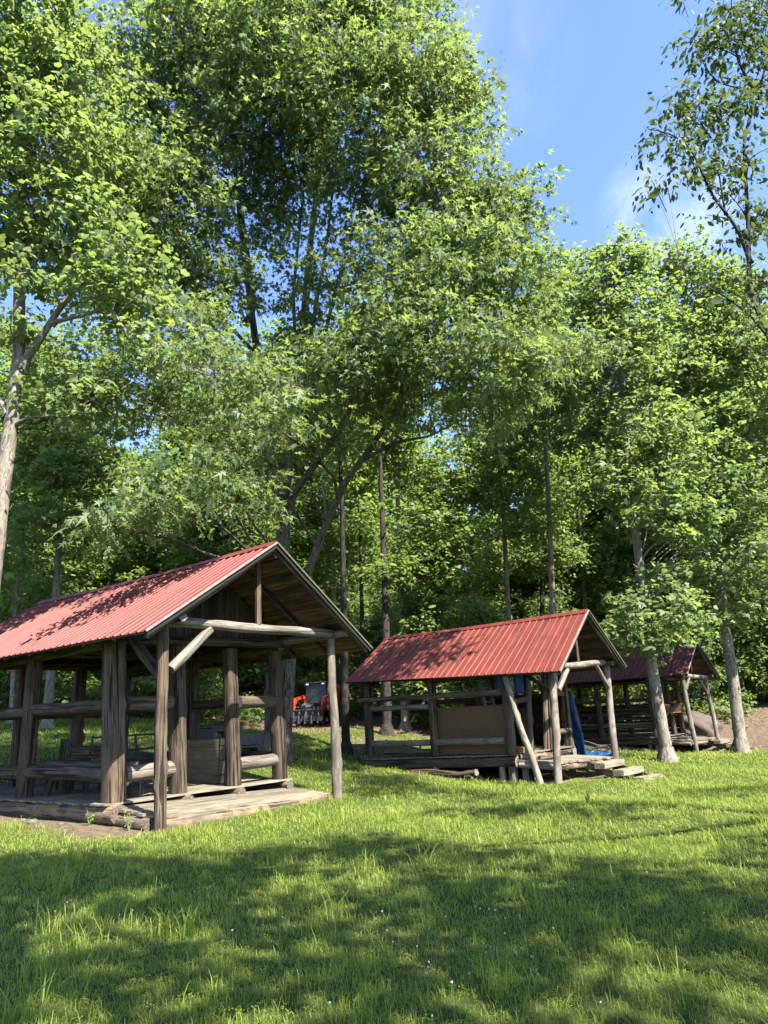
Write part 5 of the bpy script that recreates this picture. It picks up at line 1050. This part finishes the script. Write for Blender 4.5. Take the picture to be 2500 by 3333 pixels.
# the wood behind: a few tree shapes, each tree a copy of one of them
def proto_tree(kind, seed):
    rng = np.random.default_rng(seed)
    if kind == 'tall':
        H = 21; lean = rng.normal(0, .5, 2); P = [(0, 0, 0), (lean[0]*.2, lean[1]*.2, 6), (lean[0]*.6, lean[1]*.6, 12), (lean[0], lean[1], 19)]; bl = []
        for i in range(26):
            z = rng.uniform(.22, 1)**.9*H; a = rng.uniform(0, 6.3); q = (1.1+2.6*math.sin(min(1, (z/H-.12)/.8)*math.pi)**.7)*rng.uniform(.4, 1); r = rng.uniform(1.0, 1.7)
            bl.append(((q*math.cos(a), q*math.sin(a), z), (r, r, r*.7)))
        st = [(P, .18, .04)]; dens, size = 30, .21
    else:
        H = 7.5; P = [(0, 0, 0), (rng.normal(0, .15), rng.normal(0, .15), 2.5), (rng.normal(0, .3), rng.normal(0, .3), 6.5)]; bl = []
        for i in range(14):
            z = rng.uniform(.12, 1)*H; a = rng.uniform(0, 6.3); q = rng.uniform(.2, 1.7)*(1-.5*z/H); r = rng.uniform(.7, 1.15); bl.append(((q*math.cos(a), q*math.sin(a), z), (r, r, r*.55)))
        st = [(P, .06, .02)]; dens, size = 40, .17
    root = bpy.data.objects.new('woodland_tree' if kind == 'tall' else 'understory_tree', None); COL.objects.link(root)
    O, D, T, Cs = crown_points([(np.array(b[0]), b[1]) for b in bl], dens, rng, 13, .8, hollow=.3)
    link_mesh('crown', leaves_mesh('crown', O, D, size, SIMPLE if kind == 'tall' else TULIP, DARKL, rng, .5, 1.0, T, .5), root)
    trunk_mesh('trunk', [(np.array(p, float), a, b) for p, a, b in st], [(np.array(b[0]), b[1]) for b in bl], Cs, [BARKG if seed % 3 else BARKK, END], rng, seed, .035, 9, root)
    return root
TP = [proto_tree('tall', 100+i) for i in range(5)]; UP = [proto_tree('low', 120+i) for i in range(4)]
def outline(px):
    return float(np.interp(px, [0, 400, 700, 1100, 1500, 1780, 1850, 2000, 2200, 2420, 2500], [930, 960, 1060, 1080, 1050, 900, 800, 765, 770, 800, 850]))
rng = np.random.default_rng(77); placed = []; used = set()
AV = [(2, 16, 20, 26), (-10, 3, 10, 27), (-8.5, .5, 20, 38.5)]
def place(protos, n, y0, y1, sc, mind, label, group, hide=None):
    c = 0; tries = 0
    while c < n and tries < 6000:
        tries += 1; y = rng.uniform(0, 1)**.8*(y1-y0)+y0; x = rng.uniform(-.66, .66)*y
        if x > 6 and y < 38+.10*(x-6): continue
        if any(a <= x <= b and q <= y <= w for a, b, q, w in AV): continue
        u, v = uv_of(3, x, y)
        if -1.5 < u < 6 and -4 < v < 9.5: continue
        if 14 < x < 24 and 36 < y < 41: continue
        if any((x-a)**2+(y-b)**2 < mind**2 for a, b in placed): continue
        k = rng.integers(len(protos)); z = gz(x, y); s = rng.uniform(*sc)
        if sc[1] > .9:
            for _ in range(40):
                px, py = project((x, y, z+21*s))
                if py < outline(px)+rng.uniform(-15, 60): s *= .97
                else: break
        placed.append((x, y)); c += 1
        if k not in used or protos is UP and (k+10) not in used:
            o = protos[k]; used.add(k if protos is TP else k+10)
            if protos is TP and k in used and o.get('label'): o = copy_tree(protos[k])
            elif o.get('label'): o = copy_tree(protos[k])
        else: o = copy_tree(protos[k])
        o.location = (x, y, z-.03); o.scale = (s*rng.uniform(.9, 1.1),)*2+(s,); o.rotation_euler = (0, 0, rng.uniform(0, 6.28)); tag(o, label, 'tree', group)
place(TP, 62, 36, 74, (.95, 1.35), 3.2, 'tall slender tree among many alike deep in the wood behind the shelters', 'tall trees of the wood behind the shelters')
place(UP, 85, 31.5, 43, (.5, .88), 1.3, 'small leafy understory tree among many alike along the shaded woods edge', 'understory trees along the woods edge')
place(UP, 55, 43, 66, (.7, .89), 1.6, 'small leafy understory tree among many alike along the shaded woods edge', 'understory trees along the woods edge')
# undergrowth and leaf litter, and the wood beyond that reads as one mass
def masses(name, label, n, xr, yr, hr, size, seed, lift=0, kind='stuff', mat=DARKL, per=12, rr=(.5, 1.1), cond=None):
    r = np.random.default_rng(seed); y = r.uniform(*yr, n); x = r.uniform(-1, 1, n)*xr*y; ok = np.ones(n, bool) if cond is None else cond(x, y); x, y = x[ok], y[ok]; z = ground(x, y)
    bl = [((a, b, c+r.uniform(*hr)), (q, q, q*.6)) for a, b, c, q in zip(x, y, z, r.uniform(*rr, len(x)))]
    O, D, T, Cs = crown_points(bl, 26, r, per, .7, hollow=.2); me = leaves_mesh(name, O, D, size, SIMPLE, mat, r, .4, 1.0, T, .55)
    tag(link_mesh(name, me), label, 'foliage', kind=kind)
def clear3(x, y):
    u, v = uv_of(3, x, y); return ~((u > -2) & (u < 7) & (v > -4) & (v < 10)) & ~((x > 3) & (y < 37+.15*x)) & ~((x > -7) & (x < .5) & (y < 38.5))
masses('undergrowth', 'low leafy undergrowth along the floor of the wood', 520, .66, (35, 62), (.1, .9), .17, 5, cond=clear3)
masses('forest', 'dense far-off wood closing the view behind the trunks', 560, .75, (66, 84), (0, 15), .42, 6, per=12, rr=(1.6, 2.8))
masses('bank_weeds', 'scattered low green weeds on the leafy bank behind the farthest shelter', 60, .62, (34, 46), (.05, .35), .14, 15, per=10, rr=(.25, .6), cond=lambda x, y: (x > 13) & (bare(x, y) > .5) & ~((np.abs(x-17) < 3.5) & (y < 38)))
def litter():
    r = np.random.default_rng(9); n = 26000; y = r.uniform(24, 50, n); x = r.uniform(-.66, .66, n)*y; k = r.uniform(0, 1, n) < bare(x, y)*.9; x, y = x[k], y[k]; n = len(x)
    O = np.stack([x, y, ground(x, y)+.015], 1); az = r.uniform(0, 6.3, n); s = r.uniform(.05, .12, n)[:, None]
    A = np.stack([np.cos(az), np.sin(az), r.normal(0, .3, n)], 1)*s; Bv = np.stack([-np.sin(az), np.cos(az), r.normal(0, .3, n)], 1)*s
    V, lo, st, tn = instanced(SIMPLE[0], SIMPLE[1], O, A, Bv, np.tile([0, 0, .05], (n, 1)), r.uniform(0, 1, n))
    tag(link_mesh('leaf_litter', mesh_np('leaf_litter', V, lo, st, leaf_mat('dry_leaves', (.055, .03, .014), (.13, .078, .038), (.21, .15, .09), (.1, .05, .02), .1, .8, .2), tn)), 'brown fallen leaves under the trees', 'leaf litter', kind='stuff')
litter()
